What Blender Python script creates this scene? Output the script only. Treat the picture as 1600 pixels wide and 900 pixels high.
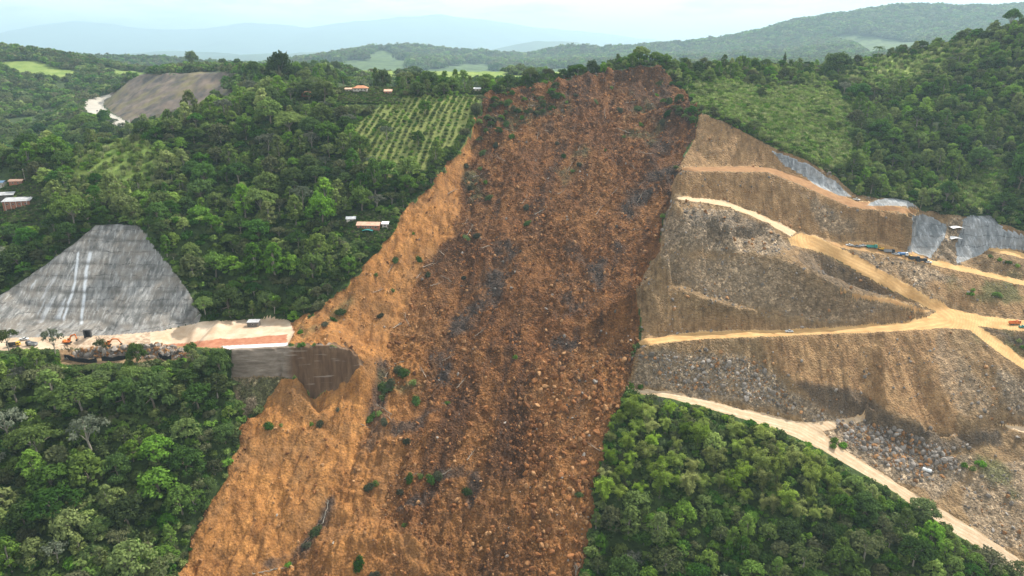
import bpy, math, random
import numpy as np
from mathutils import Vector, Matrix
from mathutils.geometry import delaunay_2d_cdt

for o in list(bpy.data.objects): bpy.data.objects.remove(o)
SC = bpy.context.scene
COL = SC.collection
rad = math.radians

# ------------------------------------------------------------------ camera
FPX = 1067.0                       # focal length in pixels of the 1600 wide photo
PITCH = math.atan((450-90)/FPX)    # true horizon at row 90
cam_d = bpy.data.cameras.new("camera"); cam = bpy.data.objects.new("camera", cam_d); COL.objects.link(cam)
cam.location = (0, 0, 0); cam.rotation_euler = (math.pi/2-PITCH, 0, 0)
cam_d.sensor_width = 36; cam_d.lens = 36*FPX/1600; cam_d.clip_start = 1; cam_d.clip_end = 60000
SC.camera = cam
# ------------------------------------------------------------------ light
SUN_EL, SUN_AZ = rad(47), rad(46)  # azimuth measured from straight ahead (+Y) towards the right (+X)
W = bpy.data.worlds.new("World"); SC.world = W; W.use_nodes = True
wn = W.node_tree.nodes; wl = W.node_tree.links
for n in list(wn): wn.remove(n)
wo = wn.new("ShaderNodeOutputWorld"); bg = wn.new("ShaderNodeBackground")
sky = wn.new("ShaderNodeTexSky"); sky.sky_type = 'NISHITA'; sky.sun_disc = False
sky.sun_elevation = SUN_EL; sky.sun_rotation = SUN_AZ; sky.altitude = 1500; sky.dust_density = 2.0; sky.air_density = 1.0
bg.inputs[1].default_value = 0.052
tc = wn.new("ShaderNodeTexCoord"); mp = wn.new("ShaderNodeMapping"); mp.inputs['Scale'].default_value = (4, 4, 22)
nz = wn.new("ShaderNodeTexNoise"); nz.inputs['Scale'].default_value = 1.6; nz.inputs['Detail'].default_value = 7; nz.inputs['Roughness'].default_value = 0.6
cr = wn.new("ShaderNodeValToRGB"); cr.color_ramp.elements[0].position = 0.27; cr.color_ramp.elements[1].position = 0.52
sx = wn.new("ShaderNodeSeparateXYZ")
mr = wn.new("ShaderNodeMapRange"); mr.inputs[1].default_value = 0.015; mr.inputs[2].default_value = 0.055
mm = wn.new("ShaderNodeMath"); mm.operation = 'MULTIPLY'
mx = wn.new("ShaderNodeMixRGB"); mx.inputs[2].default_value = (20.0, 20.4, 20.6, 1)
wl.new(tc.outputs['Generated'], mp.inputs[0]); wl.new(mp.outputs[0], nz.inputs[0]); wl.new(nz.outputs[0], cr.inputs[0])
wl.new(tc.outputs['Generated'], sx.inputs[0]); wl.new(sx.outputs[2], mr.inputs[0])
wl.new(cr.outputs[0], mm.inputs[0]); wl.new(mr.outputs[0], mm.inputs[1]); wl.new(mm.outputs[0], mx.inputs[0])
wl.new(sky.outputs[0], mx.inputs[1]); wl.new(mx.outputs[0], bg.inputs[0]); wl.new(bg.outputs[0], wo.inputs[0])
sd = bpy.data.lights.new("sun", 'SUN'); sd.energy = 5.0; sd.angle = rad(0.5); sd.color = (1.0, 0.94, 0.85)
sun = bpy.data.objects.new("sun", sd); COL.objects.link(sun)
to_sun = Vector((math.sin(SUN_AZ)*math.cos(SUN_EL), math.cos(SUN_AZ)*math.cos(SUN_EL), math.sin(SUN_EL)))
sun.rotation_euler = to_sun.to_track_quat('Z', 'Y').to_euler()
SC.view_settings.view_transform = 'Standard'; SC.view_settings.look = 'None'
SC.view_settings.exposure = 0.7; SC.view_settings.gamma = 1.0; SC.view_settings.use_curve_mapping = False
SC.render.engine = 'CYCLES'
cy = SC.cycles
cy.max_bounces = 4; cy.diffuse_bounces = 2; cy.glossy_bounces = 1; cy.transmission_bounces = 2; cy.volume_bounces = 0
cy.transparent_max_bounces = 4; cy.caustics_reflective = False; cy.caustics_refractive = False
cy.use_denoising = True; cy.use_adaptive_sampling = True; cy.adaptive_threshold = 0.02
HAZE_DENSITY = 0.000075

# ------------------------------------------------------------------ numeric helpers
CP, SP = math.cos(PITCH), math.sin(PITCH)
def ray(px, py):
    u = (px-800)/FPX; v = (450-py)/FPX
    return np.array([u, CP+v*SP, -SP+v*CP])
def atY(px, py, Y): d = ray(px, py); return d*(Y/d[1])
def atZ(px, py, z): d = ray(px, py); return d*(z/d[2])
def atB(px, py, off=0):                     # where the sight line meets the main hill slope, off metres above it
    d = ray(px, py); t = (-173-430*0.6+off)/(d[2]-0.6*d[1]); return d*t
def project(P):
    P = np.asarray(P, float)
    dep = P[..., 1]*CP-P[..., 2]*SP; up = P[..., 1]*SP+P[..., 2]*CP
    dep = np.maximum(dep, 1e-3)
    return 800+FPX*P[..., 0]/dep, 450-FPX*up/dep, dep
def hash2(ix, iy, seed):
    h = (ix.astype(np.int64)*374761393+iy.astype(np.int64)*668265263+seed*1442695041) & 0xffffffff
    h = ((h ^ (h >> 13))*1274126177) & 0xffffffff
    h = (h ^ (h >> 16))
    return (h & 0xffffff)/float(0xffffff)
def vnoise(x, y, seed=0):
    ix = np.floor(x); iy = np.floor(y); fx = x-ix; fy = y-iy
    fx = fx*fx*fx*(fx*(fx*6-15)+10); fy = fy*fy*fy*(fy*(fy*6-15)+10)
    a = hash2(ix, iy, seed); b = hash2(ix+1, iy, seed); c = hash2(ix, iy+1, seed); d = hash2(ix+1, iy+1, seed)
    return (a*(1-fx)+b*fx)*(1-fy)+(c*(1-fx)+d*fx)*fy
def fbm(x, y, scale, octaves=4, seed=0, gain=0.5):
    s = np.zeros_like(x); amp = 1.0; tot = 0; c, sn = math.cos(.7), math.sin(.7)
    x = x/scale; y = y/scale
    for k in range(octaves):
        s += amp*(vnoise(x, y, seed+k*17)*2-1); tot += amp; amp *= gain
        x, y = (x*c-y*sn)*2.03+3.1, (x*sn+y*c)*2.03+7.7
    return s/tot
def inpoly(px, py, poly):
    r = np.zeros(px.shape, bool); n = len(poly)
    for i in range(n):
        x0, y0 = poly[i]; x1, y1 = poly[(i+1) % n]
        if y0 == y1: continue
        c = ((y0 > py) != (y1 > py)) & (px < (x1-x0)*(py-y0)/(y1-y0)+x0)
        r ^= c
    return r
_PM = {}
def inside(px, py, poly):
    k = id(poly)
    if k not in _PM:
        a, b = np.meshgrid(np.arange(-100, 1720, 1.0), np.arange(0, 1000, 1.0)); _PM[k] = inpoly(a, b, poly)
    i, j = int(round(float(py))), int(round(float(px)))+100
    return 0 <= i < 1000 and 0 <= j < 1820 and bool(_PM[k][i, j])
def dist_line(px, py, line):
    d = np.full(px.shape, 1e9)
    for (x0, y0), (x1, y1) in zip(line[:-1], line[1:]):
        L = (x1-x0)**2+(y1-y0)**2+1e-9
        t = np.clip(((px-x0)*(x1-x0)+(py-y0)*(y1-y0))/L, 0, 1)
        d = np.minimum(d, np.hypot(px-x0-t*(x1-x0), py-y0-t*(y1-y0)))
    return d
def sstep(a, b, x): t = np.clip((x-a)/(b-a), 0, 1); return t*t*(3-2*t)

# ------------------------------------------------------------------ the lie of the land: break lines
PTS = []
def line(pts, step=None):
    pts = [np.asarray(p, float) for p in pts]
    for a, b in zip(pts[:-1], pts[1:]):
        s = step or max(2.5, 0.5*(a[1]+b[1])/160)
        n = max(1, int(math.hypot(*(b-a)[:2])/s))
        for k in range(n): PTS.append(a+(b-a)*k/n)
    PTS.append(pts[-1])
def LZ(*q): line([atZ(*p) for p in q])
def LY(*q): line([atY(*p) for p in q])
def LB(*q): line([atB(*p) for p in q])
def DOT(*q):
    for p in q: PTS.append(np.asarray(p, float))

# landslide: left rim, foot of the left bank, right rim, head scarp
LB((756,150,1),(738,200,1),(715,240,1),(690,272,1),(655,308,1),(612,368,1),(562,430,1),(520,470,1),(478,500,1))
LB((748,185,-3),(735,235,-9),(716,300,-13),(718,345,-11),(690,400,-13),(645,465,-14),(615,520,-14),(600,575,-12),(572,680,-9),(545,740,-9),(510,805,-9),(450,885,-9),(420,930,-9))
LB((440,600,1),(390,660,2),(350,740,2),(320,800,2),(285,890,2),(260,940,2))
LB((1000,545,-1),(985,570,-1),(978,600,-1),(955,640,-1),(935,740,-1),(920,830,-1),(910,900,-1),(905,950,-1))
LB((800,162,-5),(880,148,-5),(950,138,-5),(1000,132,-5),(1030,137,-5))
LY((756,150,664),(800,140,672),(850,132,680),(900,124,688),(950,113,695),(1000,102,700),(1035,108,697),(1055,135,680),(1075,160,652),(1095,175,612))
DOT(atB(800,230,-7),atB(900,200,-6),atB(980,180,-4),atB(860,300,-7),atB(960,290,-4),atB(780,330,-10),atB(900,400,-5),atB(760,420,-13),atB(980,420,-1),
    atB(700,530,-15),atB(800,520,-6),atB(900,520,-3),atB(760,640,-5),atB(850,650,-2),atB(680,640,-9),atB(640,760,-6),atB(760,780,-3),atB(850,800,-1),
    atB(640,690,-4),atB(700,860,-5),atB(800,880,-3),atB(480,720,-3),atB(400,800,-1),atB(560,640,-5),atB(500,660,-2))
LB((480,905,-6),(520,855,-2),(560,838,0),(610,833,1),(650,850,0),(680,880,-2),(700,920,-4))     # hump at the bottom
LB((500,840,-9),(560,815,-8),(620,812,-7),(680,835,-7))
LB((640,690,-3),(680,680,-2),(705,660,-3))
# highway platform on the left and the cut slope above it
PZ = -173
LZ((-200,540,PZ),(0,530,PZ),(60,528,PZ),(170,525,PZ),(250,519,PZ),(312,505,PZ),(330,503,PZ),(400,499,PZ),(448,500,PZ))
LZ((-200,556,PZ-1),(0,548,PZ-1),(100,545,PZ),(200,541,PZ),(300,543,PZ),(360,545,PZ),(450,540,PZ),(460,520,PZ),(452,502,PZ))
def S1(px, py):                                # the 45 degree concreted cut
    d = ray(px, py); return d*((PZ-428*1.0)/(d[2]-1.0*d[1]))
line([S1(*p) for p in ((150,350),(185,351),(215,353),(235,382),(258,410),(290,450),(312,490))])
line([S1(*p) for p in ((150,350),(110,385),(60,420),(20,450),(-20,470),(-120,500))])
DOT(*[S1(*p) for p in ((200,400),(150,450),(220,450),(80,460),(250,480),(150,500),(60,500))])
# rubble bank and black retaining face under the platform edge, brown wall
LZ((100,563,-181),(200,562,-181),(290,558,-180.5))
LZ((100,560,-178),(200,559,-178),(290,555,-178))
LY((362,547,389.5),(450,543,393),(500,541,394),(535,543,394),(556,556,394),(564,574,393.5))
LY((362,590,386.5),(440,589,389),(462,594,389),(478,615,389),(492,626,389.5),(520,612,390),(545,594,391.5),(562,578,392.8))
LY((365,600,384),(385,655,374),(400,640,376),(440,600,386))
LY((-300,590,372),(0,590,372),(100,590,374),(200,590,374),(300,590,376),(345,600,378))
DOT(atY(0,900,262),atY(150,900,266),atY(250,900,274),atY(-300,900,255),atY(0,740,312),atY(150,740,318),atY(300,740,330),atY(-300,740,300))
# left spur and forest slope
LY((-400,285,560),(-100,270,585),(0,255,598),(100,236,600),(220,215,605),(330,195,630),(400,165,668),(480,142,700),(560,137,700),(640,138,700),(700,140,690),(745,142,680))
DOT(atY(-100,420,480),atY(0,400,492),atY(0,330,535),atY(90,330,528),atB(330,430,-2),atB(380,350,0),atB(300,400,0),atY(260,330,530),atY(200,290,550),
    atB(450,420,2),atB(420,480,0),atB(350,490,0),atB(450,300,2),atB(560,300,3),atB(550,400,3),atB(600,220,0),atB(680,180,0),atB(450,220,0),atY(330,260,590))
LZ((230,351,-113),(280,347,-113),(310,343,-112))    # small level track beside the cut's top
# behind the left spur: valley, far road, purple cut, rear ridge
DOT((-480,800,-140),(-620,800,-150),(-440,740,-120),(-500,920,-135),(-150,820,-42),(-280,790,-38),(-300,880,-42),(0,780,-40),(-200,1000,-60),(0,1000,-50),(150,900,-55),(250,1000,-70))
LZ((165,151,-78),(138,157,-78),(128,165,-79),(140,176,-80),(165,189,-81),(185,196,-82))
LZ((172,151,-78),(160,158,-78),(158,166,-79),(168,176,-80),(190,188,-81),(205,198,-82))
LY((178,146,1480),(195,128,1300),(215,118,1230),(260,117,1150),(300,115,1100),(350,113,1050),(365,116,1020))
DOT(atY(230,196,880),atY(300,192,850),atY(360,185,830),atY(320,160,960))
LY((-300,75,1750),(-50,66,1700),(0,66,1700),(50,74,1700),(100,88,1680),(150,98,1650),(200,103,1620),(245,112,1600))
DOT(atY(0,225,1000),atY(100,200,1020),atY(0,150,1300),atY(90,150,1350),atY(60,110,1550),atY(150,125,1500),atY(200,122,1560),atY(-100,225,1000),atY(-100,150,1300),atY(0,90,1620))
DOT(atY(400,118,900),atY(440,125,860),atY(500,120,900),atY(330,112,1150),atY(280,108,1350))
# quarry on the right ------------------------------------------------
LZ((1000,541,-176),(1050,534,-176),(1100,529,-176),(1200,526,-175),(1300,522,-174.5),(1400,517,-174),(1470,513,-173),(1512,511,-173))
LZ((1006,530,-176),(1050,523,-176),(1100,518,-176),(1200,516,-175),(1300,513,-174.5),(1400,506,-174),(1450,496,-173),(1458,488,-172))
LZ((1525,508,-173),(1560,513,-173),(1600,516,-173),(1700,523,-174)); LZ((1500,485,-171.5),(1540,493,-172),(1580,499,-172.5),(1700,510,-174))
LZ((1515,516,-174),(1555,547,-181),(1600,577,-189),(1700,640,-204)); LZ((1527,512,-174),(1566,537,-181),(1600,559,-188),(1700,620,-203))
# ramp
LZ((1458,488,-171.5),(1420,468,-164.5),(1390,452,-158.7),(1360,436,-152),(1310,407,-142.4),(1280,393,-136),(1235,384,-130))
LZ((1488,484,-171),(1440,458,-160),(1410,441,-155),(1380,424,-148),(1330,396,-138.6),(1300,380,-131),(1275,368,-126.5),(1250,364,-126))
# first cut face, its bench and the second face
LZ((1002,437,-142),(1025,440,-145),(1050,449,-149),(1100,468,-155),(1150,481,-160),(1200,489,-165),(1260,498,-169),(1330,508,-173))
LZ((1008,432,-143),(1028,434,-145.5),(1055,444,-149.5),(1105,463,-155.5),(1155,476,-160.5),(1205,485,-165.5),(1265,494,-169.5),(1335,505,-173.3))
LZ((1030,398,-127),(1070,393,-128),(1100,392,-129),(1160,395,-130),(1200,401,-131.5),(1240,416,-136),(1290,441,-145),(1330,458,-152),(1380,468,-158),(1430,480,-164))
LZ((1215,397,-130),(1245,410,-134.5),(1295,434,-143.5),(1335,452,-151),(1385,463,-157),(1440,477,-164))
# pale upper road, plateau, orange bench, rim
LZ((1052,313,-101),(1100,316,-103),(1130,321,-105),(1170,335,-111),(1200,350,-117),(1235,368,-124))
LZ((1055,307,-101),(1100,310,-103),(1130,314,-105),(1170,328,-111),(1200,342,-117),(1245,362,-124.5))
DOT(atZ(1080,350,-113),atZ(1130,370,-122),atZ(1090,375,-121),atZ(1180,375,-125),atZ(1150,350,-117))
LZ((1060,268,-84),(1140,267,-84),(1200,269,-85),(1250,288,-93),(1325,323,-108),(1400,331,-111),(1430,335,-112))
LZ((1066,261,-84),(1140,260,-84),(1205,261,-85),(1262,280,-93),(1335,314,-107),(1400,322,-110),(1435,328,-111))
LY((1095,175,606),(1150,200,588),(1210,230,572),(1260,250,560),(1300,275,552),(1340,306,540),(1400,309,540),(1430,320,536),(1440,332,534),(1500,338,528),(1560,350,520),(1600,362,512),(1700,390,498))
LB((1095,175,16),(1080,230,9),(1055,275,6),(1045,330,5),(1025,395,2),(995,455,2),(1000,500,0),(998,538,0))
LZ((1072,346,-107.5),(1090,339,-106.5),(1115,338,-107),(1138,343,-109)); LY((1074,372,476),(1092,376,475),(1115,376,475),(1138,370,477))
LY((1290,428,480),(1340,453,472),(1390,470,464),(1420,477,460))
LY((1152,352,489),(1172,355,490)); LY((1150,376,486),(1174,380,486))
# yard with machines, road to the right of it
LZ((1290,372,-129),(1320,378,-133),(1360,380,-134),(1400,388,-138),(1450,404,-144),(1500,416,-148),(1600,438,-155),(1700,455,-159))
LZ((1310,386,-134),(1350,392,-137),(1400,402,-141),(1450,413,-146),(1500,424,-149.5),(1600,446,-156),(1700,464,-160.5))
DOT(atZ(1500,455,-160),atZ(1560,470,-164),atZ(1600,480,-166))
LZ((1385,340,-117),(1375,365,-128)); LZ((1440,345,-122.6),(1420,395,-142)); LZ((1475,350,-124),(1455,402,-144))
LZ((1480,375,-133),(1470,395,-142)); LZ((1505,345,-122),(1495,400,-145),(1525,405,-146),(1545,390,-141),(1600,392,-141))
LZ((1540,398,-140.6),(1570,408,-144),(1600,414,-145.8)); LZ((1555,387,-138),(1600,396,-141.6))
# slope below the haul road, trench, rubble floor
LZ((1190,560,-188),(1240,596,-197.6),(1320,612,-204),(1400,650,-210),(1480,681,-218),(1500,670,-216),(1560,620,-202))
LZ((1240,612,-203.5),(1290,632,-211.8),(1330,648,-218.3),(1365,668,-221.5),(1400,691,-225),(1500,698,-228),(1560,694,-225.5),(1600,680,-219))
DOT(atZ(1450,740,-233),atZ(1380,720,-229.5),atZ(1500,760,-238),atZ(1560,740,-234),atZ(1600,720,-229),atZ(1560,790,-243),atZ(1600,790,-241))
LZ((1558,664,-218),(1600,672,-220.5)); 
LZ((985,604,-202),(1050,613,-204.5),(1100,624,-208),(1150,637,-212),(1200,648,-216),(1250,660,-220),(1300,690,-225),(1340,716,-230),(1390,747,-234.5),(1440,780,-239.5),(1520,824,-247),(1600,877,-256),(1700,940,-268))
LZ((985,612,-203),(1050,624,-205),(1100,637,-208.5),(1150,651,-212.5),(1200,667,-217),(1240,683,-221),(1285,704,-226),(1330,731,-231),(1390,766,-236),(1440,800,-241),(1500,839,-248),(1560,874,-254.5),(1620,912,-261))
LZ((1260,662,-220.5),(1300,656,-219.3),(1350,652,-219)); LZ((1285,673,-221.5),(1320,664,-220.5),(1350,660,-219.8))
DOT(atY(960,900,300),atY(1100,900,293),atY(1250,900,288),atY(1400,900,286),atY(1500,900,285),atY(1100,720,348),atY(1250,760,333),atY(1380,830,308),atY(1700,900,285))
# right hill, its ridge, and behind
LY((1000,100,716),(1060,108,720),(1110,105,735),(1170,104,760),(1224,110,785),(1300,106,800),(1370,96,800),(1450,78,790),(1520,58,765),(1600,42,740),(1750,10,700),(2100,-60,640))
DOT(atY(1150,150,660),atY(1250,180,640),atY(1350,200,640),atY(1450,200,625),atY(1550,170,640),atY(1600,250,580),atY(1500,280,575),atY(1400,270,580),atY(1700,250,570),atY(1350,140,720),atY(1500,110,710))
DOT((60,780,-40),(150,800,-40),(250,880,-45),(400,950,-30),(600,950,0),(0,900,-90),(200,1000,-100),(-150,880,-70),(450,1200,-90),(800,1100,-40),(1000,900,20))
# middle distance
LY((520,112,1250),(600,110,1300),(700,112,1350),(800,114,1300),(900,112,1300),(960,112,1250))
LY((430,104,3451),(530,92,4059),(570,84,4669),(605,74,4872),(640,76,4972),(700,82,5075),(760,84,5075),(830,88,5075),(880,78,5075),(930,78,5075),(980,86,4972),(1040,96,4872))
DOT(atY(640,100,3887),atY(760,104,3887),atY(860,105,3887),atY(560,103,3549),atY(700,95,4901),atY(850,98,4901))
LY((1080,92,4680),(1115,72,4867),(1150,62,4960),(1200,50,4960),(1250,38,4960),(1300,27,4960),(1350,22,4960),(1400,14,4960),(1425,10,4960),(1480,13,4960),(1530,14,4960),(1560,18,4960),(1600,12,5054),(1750,20,5241),(2000,40,5428))
DOT(atY(1200,90,4200),atY(1300,75,4300),atY(1400,68,4300),atY(1500,55,4300),atY(1290,100,3000),atY(1600,50,4000))
DOT((-3500,7000,-300),(0,7000,-300),(3500,8600,-300),(-1500,2500,-120),(-2500,1700,60),(-900,2400,-120),(1500,8000,-300),(6000,5200,50))
# distant ranges
LY((-300,62,27625),(0,52,27625),(60,40,27625),(120,30,27625),(160,32,27625),(220,40,27625),(300,44,27625),(380,34,27625),(430,36,27625),(480,44,27625),(540,34,27625),(620,28,27625),(690,24,27625),(740,29,27625),(800,36,27625),(900,46,27625),(1000,60,27625),(1100,70,27625),(1700,40,27625))
LY((-300,80,13799),(0,84,13799),(150,84,13799),(260,81,13799),(330,84,13799),(450,76,13799),(520,74,13799),(600,80,13799),(760,83,13799),(840,72,13799),(900,70,13799),(960,78,13799),(1100,86,13799),(1700,80,13799))
for xx in (-24000,-16000,-8000,0,8000,16000,24000): DOT((xx,31800,-300),(xx,17500,-420),(xx,10500,-380)); DOT((xx,34000,-400))
for xx in (-9000,9000): DOT((xx,5000,-150))
for xx in (-29000,29000): DOT((xx,100,0),(xx,8000,-200))
for xx in (-420,-200,0,200,420): DOT((xx,150,-335))
DOT((-2000,100,-200),(2000,100,-200),(-700,150,-310),(700,150,-310),(-1200,700,-60),(1500,800,60),(-900,500,-130),(1100,500,-60))

P = np.array(PTS)
vo, eo, fo, ov, oe, of = delaunay_2d_cdt([Vector((p[0], p[1])) for p in P], [], [], 0, 0.02)
TV = np.array([[v[0], v[1], P[o[0], 2]] for v, o in zip(vo, ov)])
TRI = np.array([f for f in fo if len(f) == 3])
def raster(x0, y0, nx, ny, s):
    H = np.full((ny, nx), np.nan)
    for t in TRI:
        a, b, c = TV[t[0]], TV[t[1]], TV[t[2]]
        i0 = max(0, int(math.ceil((min(a[0], b[0], c[0])-x0)/s-1e-6))); i1 = min(nx-1, int((max(a[0], b[0], c[0])-x0)/s+1e-6))
        j0 = max(0, int(math.ceil((min(a[1], b[1], c[1])-y0)/s-1e-6))); j1 = min(ny-1, int((max(a[1], b[1], c[1])-y0)/s+1e-6))
        if i1 < i0 or j1 < j0: continue
        det = (b[1]-c[1])*(a[0]-c[0])+(c[0]-b[0])*(a[1]-c[1])
        if abs(det) < 1e-9: continue
        X, Yg = np.meshgrid(x0+s*np.arange(i0, i1+1), y0+s*np.arange(j0, j1+1))
        w0 = ((b[1]-c[1])*(X-c[0])+(c[0]-b[0])*(Yg-c[1]))/det
        w1 = ((c[1]-a[1])*(X-c[0])+(a[0]-c[0])*(Yg-c[1]))/det
        w2 = 1-w0-w1
        m = (w0 >= -1e-6) & (w1 >= -1e-6) & (w2 >= -1e-6)
        sub = H[j0:j1+1, i0:i1+1]; sub[m] = (w0*a[2]+w1*b[2]+w2*c[2])[m]
    H[np.isnan(H)] = -200
    return H
def blur(H, n):
    for _ in range(n):
        Q = np.pad(H, 1, mode='edge')
        H = (Q[:-2, 1:-1]+Q[2:, 1:-1]+Q[1:-1, :-2]+Q[1:-1, 2:]+2*Q[1:-1, 1:-1])/6
    return H
NX0, NY0, NS = -780, 104, 1.5
HN = raster(NX0, NY0, 1200, 880, NS)
FX0, FY0, FS = -29000, 100, 60.0
HF = blur(raster(FX0, FY0, 967, 560, FS), 2)
def bil(H, x0, y0, s, x, y):
    fx = np.clip((x-x0)/s, 0, H.shape[1]-1.001); fy = np.clip((y-y0)/s, 0, H.shape[0]-1.001)
    i = fx.astype(int); j = fy.astype(int); fx = fx-i; fy = fy-j
    return (H[j, i]*(1-fx)+H[j, i+1]*fx)*(1-fy)+(H[j+1, i]*(1-fx)+H[j+1, i+1]*fx)*fy
def base_h(x, y):
    inn = np.minimum(np.minimum((x-NX0-10)/40, (NX0+1786-x)/40), np.minimum((y-NY0)/5, (1400-y)/60))
    w = np.clip(inn, 0, 1)
    return bil(HN, NX0, NY0, NS, x, y)*w+bil(HF, FX0, FY0, FS, x, y)*(1-w)

# ------------------------------------------------------------------ zones, drawn on the land
SLIDE = [(756,150),(738,200),(715,240),(690,272),(655,308),(612,368),(562,430),(520,470),(478,500),(452,503),(460,522),(448,541),(520,541),(545,545),(566,570),(545,594),(492,627),(462,594),(440,600),
         (390,660),(350,740),(320,800),(285,890),(255,960),(905,960),(910,900),(920,830),(935,740),(955,640),(978,600),(985,570),(1000,541),(1000,500),(990,458),(1025,395),(1042,330),(1050,275),(1080,230),(1095,175),(1055,135),(1038,108),(1000,102),(950,113),(900,124),(850,132),(800,140)]
QUARRY = [(1095,175),(1080,230),(1050,275),(1042,330),(1025,395),(990,458),(1000,500),(1000,541),(985,570),(978,600),(985,612),(1050,624),(1100,637),(1150,651),(1200,667),(1240,683),(1285,704),(1330,731),(1390,766),(1440,800),(1500,839),(1560,874),(1640,925),(1760,960),(1760,395),(1600,362),(1560,350),(1500,338),(1440,332),(1430,320),(1400,309),(1340,306),(1300,275),(1260,250),(1210,230),(1150,200)]
CUT = [(150,350),(185,351),(215,353),(235,382),(258,410),(290,450),(314,492),(310,505),(250,519),(170,525),(60,528),(0,530),(-120,535),(-200,540),(-200,520),(-20,470),(20,450),(60,420),(110,385)]
PLAT = [(-200,540),(0,530),(60,528),(170,525),(250,519),(312,505),(330,503),(400,499),(448,500),(452,502),(460,520),(450,540.5),(362,546),(300,543),(200,541),(100,545),(0,548),(-200,556)]
WALL = [(361,545),(450,540.5),(520,541),(545,545),(556,554),(566,572),(562,579),(545,595),(520,613),(492,627),(478,616),(462,596),(440,590),(361,591)]
ROCKF = [(361,591),(440,590),(455,596),(440,602),(400,645),(386,657),(372,640)]
R_MAIN = [(996,536),(1006,530),(1050,523),(1100,518),(1200,516),(1300,513),(1400,506),(1445,497),(1462,488),(1420,468),(1360,436),(1310,407),(1280,393),(1235,384),(1230,372),(1250,364),(1275,368),(1300,380),(1330,396),(1380,424),(1440,458),(1488,484),(1540,493),(1580,499),(1720,511),(1720,524),(1600,516),(1560,513),(1527,509),(1566,537),(1600,559),(1700,620),(1700,640),(1600,577),(1555,547),(1515,516),(1490,512),(1470,513),(1400,517),(1300,522),(1200,526),(1100,529),(1050,534),(1000,541)]
R_LOW = [(980,606),(1050,613),(1100,624),(1150,637),(1200,648),(1250,660),(1300,656),(1350,652),(1350,659),(1320,664),(1285,673),(1300,690),(1340,716),(1390,747),(1440,780),(1520,824),(1600,877),(1700,940),(1640,925),(1560,874),(1500,839),(1440,800),(1390,766),(1330,731),(1285,704),(1240,683),(1200,667),(1150,651),(1100,637),(1050,624),(985,612)]
R_UP = [(1050,311),(1055,307),(1100,310),(1130,314),(1170,328),(1200,342),(1245,362),(1235,370),(1200,350),(1170,335),(1130,321),(1100,316)]
R_ORANGE = [(1062,268),(1066,261),(1140,260),(1205,261),(1262,280),(1335,314),(1400,322),(1435,328),(1430,335),(1400,331),(1325,323),(1250,288),(1200,269),(1140,267)]
R_RIGHT = [(1450,404),(1500,416),(1600,438),(1700,455),(1700,464),(1600,446),(1500,424),(1450,413)]
R_YARD = [(1285,374),(1300,378),(1360,380),(1400,388),(1450,404),(1450,413),(1400,402),(1350,392),(1310,386)]
R_R2 = [(1540,392),(1555,387),(1600,396),(1700,405),(1700,414),(1600,404)]
R_R3 = [(1556,663),(1600,668),(1700,676),(1700,688),(1600,677)]
R_BENCH = [(1300,452),(1340,459),(1400,469),(1455,487),(1440,487),(1385,473),(1330,464)]
SH = [[(1203,235),(1222,240),(1270,262),(1310,290),(1330,306),(1310,306),(1270,286),(1225,258)],
      [(1352,322),(1372,311),(1398,309),(1420,315),(1432,324),(1400,322)],
      [(1424,338),(1440,336),(1478,352),(1474,375),(1455,402),(1415,394),(1425,375)],
      [(1503,343),(1515,337),(1545,338),(1572,362),(1600,370),(1720,396),(1720,402),(1600,392),(1545,388),(1530,400),(1495,412),(1493,385)]]
FAR_ROAD = [(168,149),(138,155),(126,165),(138,177),(165,190),(188,199),(208,198),(190,187),(169,176),(160,167),(162,158),(173,151)]
FAR_CUT = [(160,158),(163,150),(178,144),(195,127),(215,117),(260,117),(300,113),(350,112),(366,116),(360,150),(345,188),(300,195),(205,197),(190,186),(171,175),(161,166)]
COFFEE = [(560,190),(610,155),(690,150),(748,150),(740,185),(715,228),(690,250),(640,278),(610,285),(572,255),(545,215)]

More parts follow.
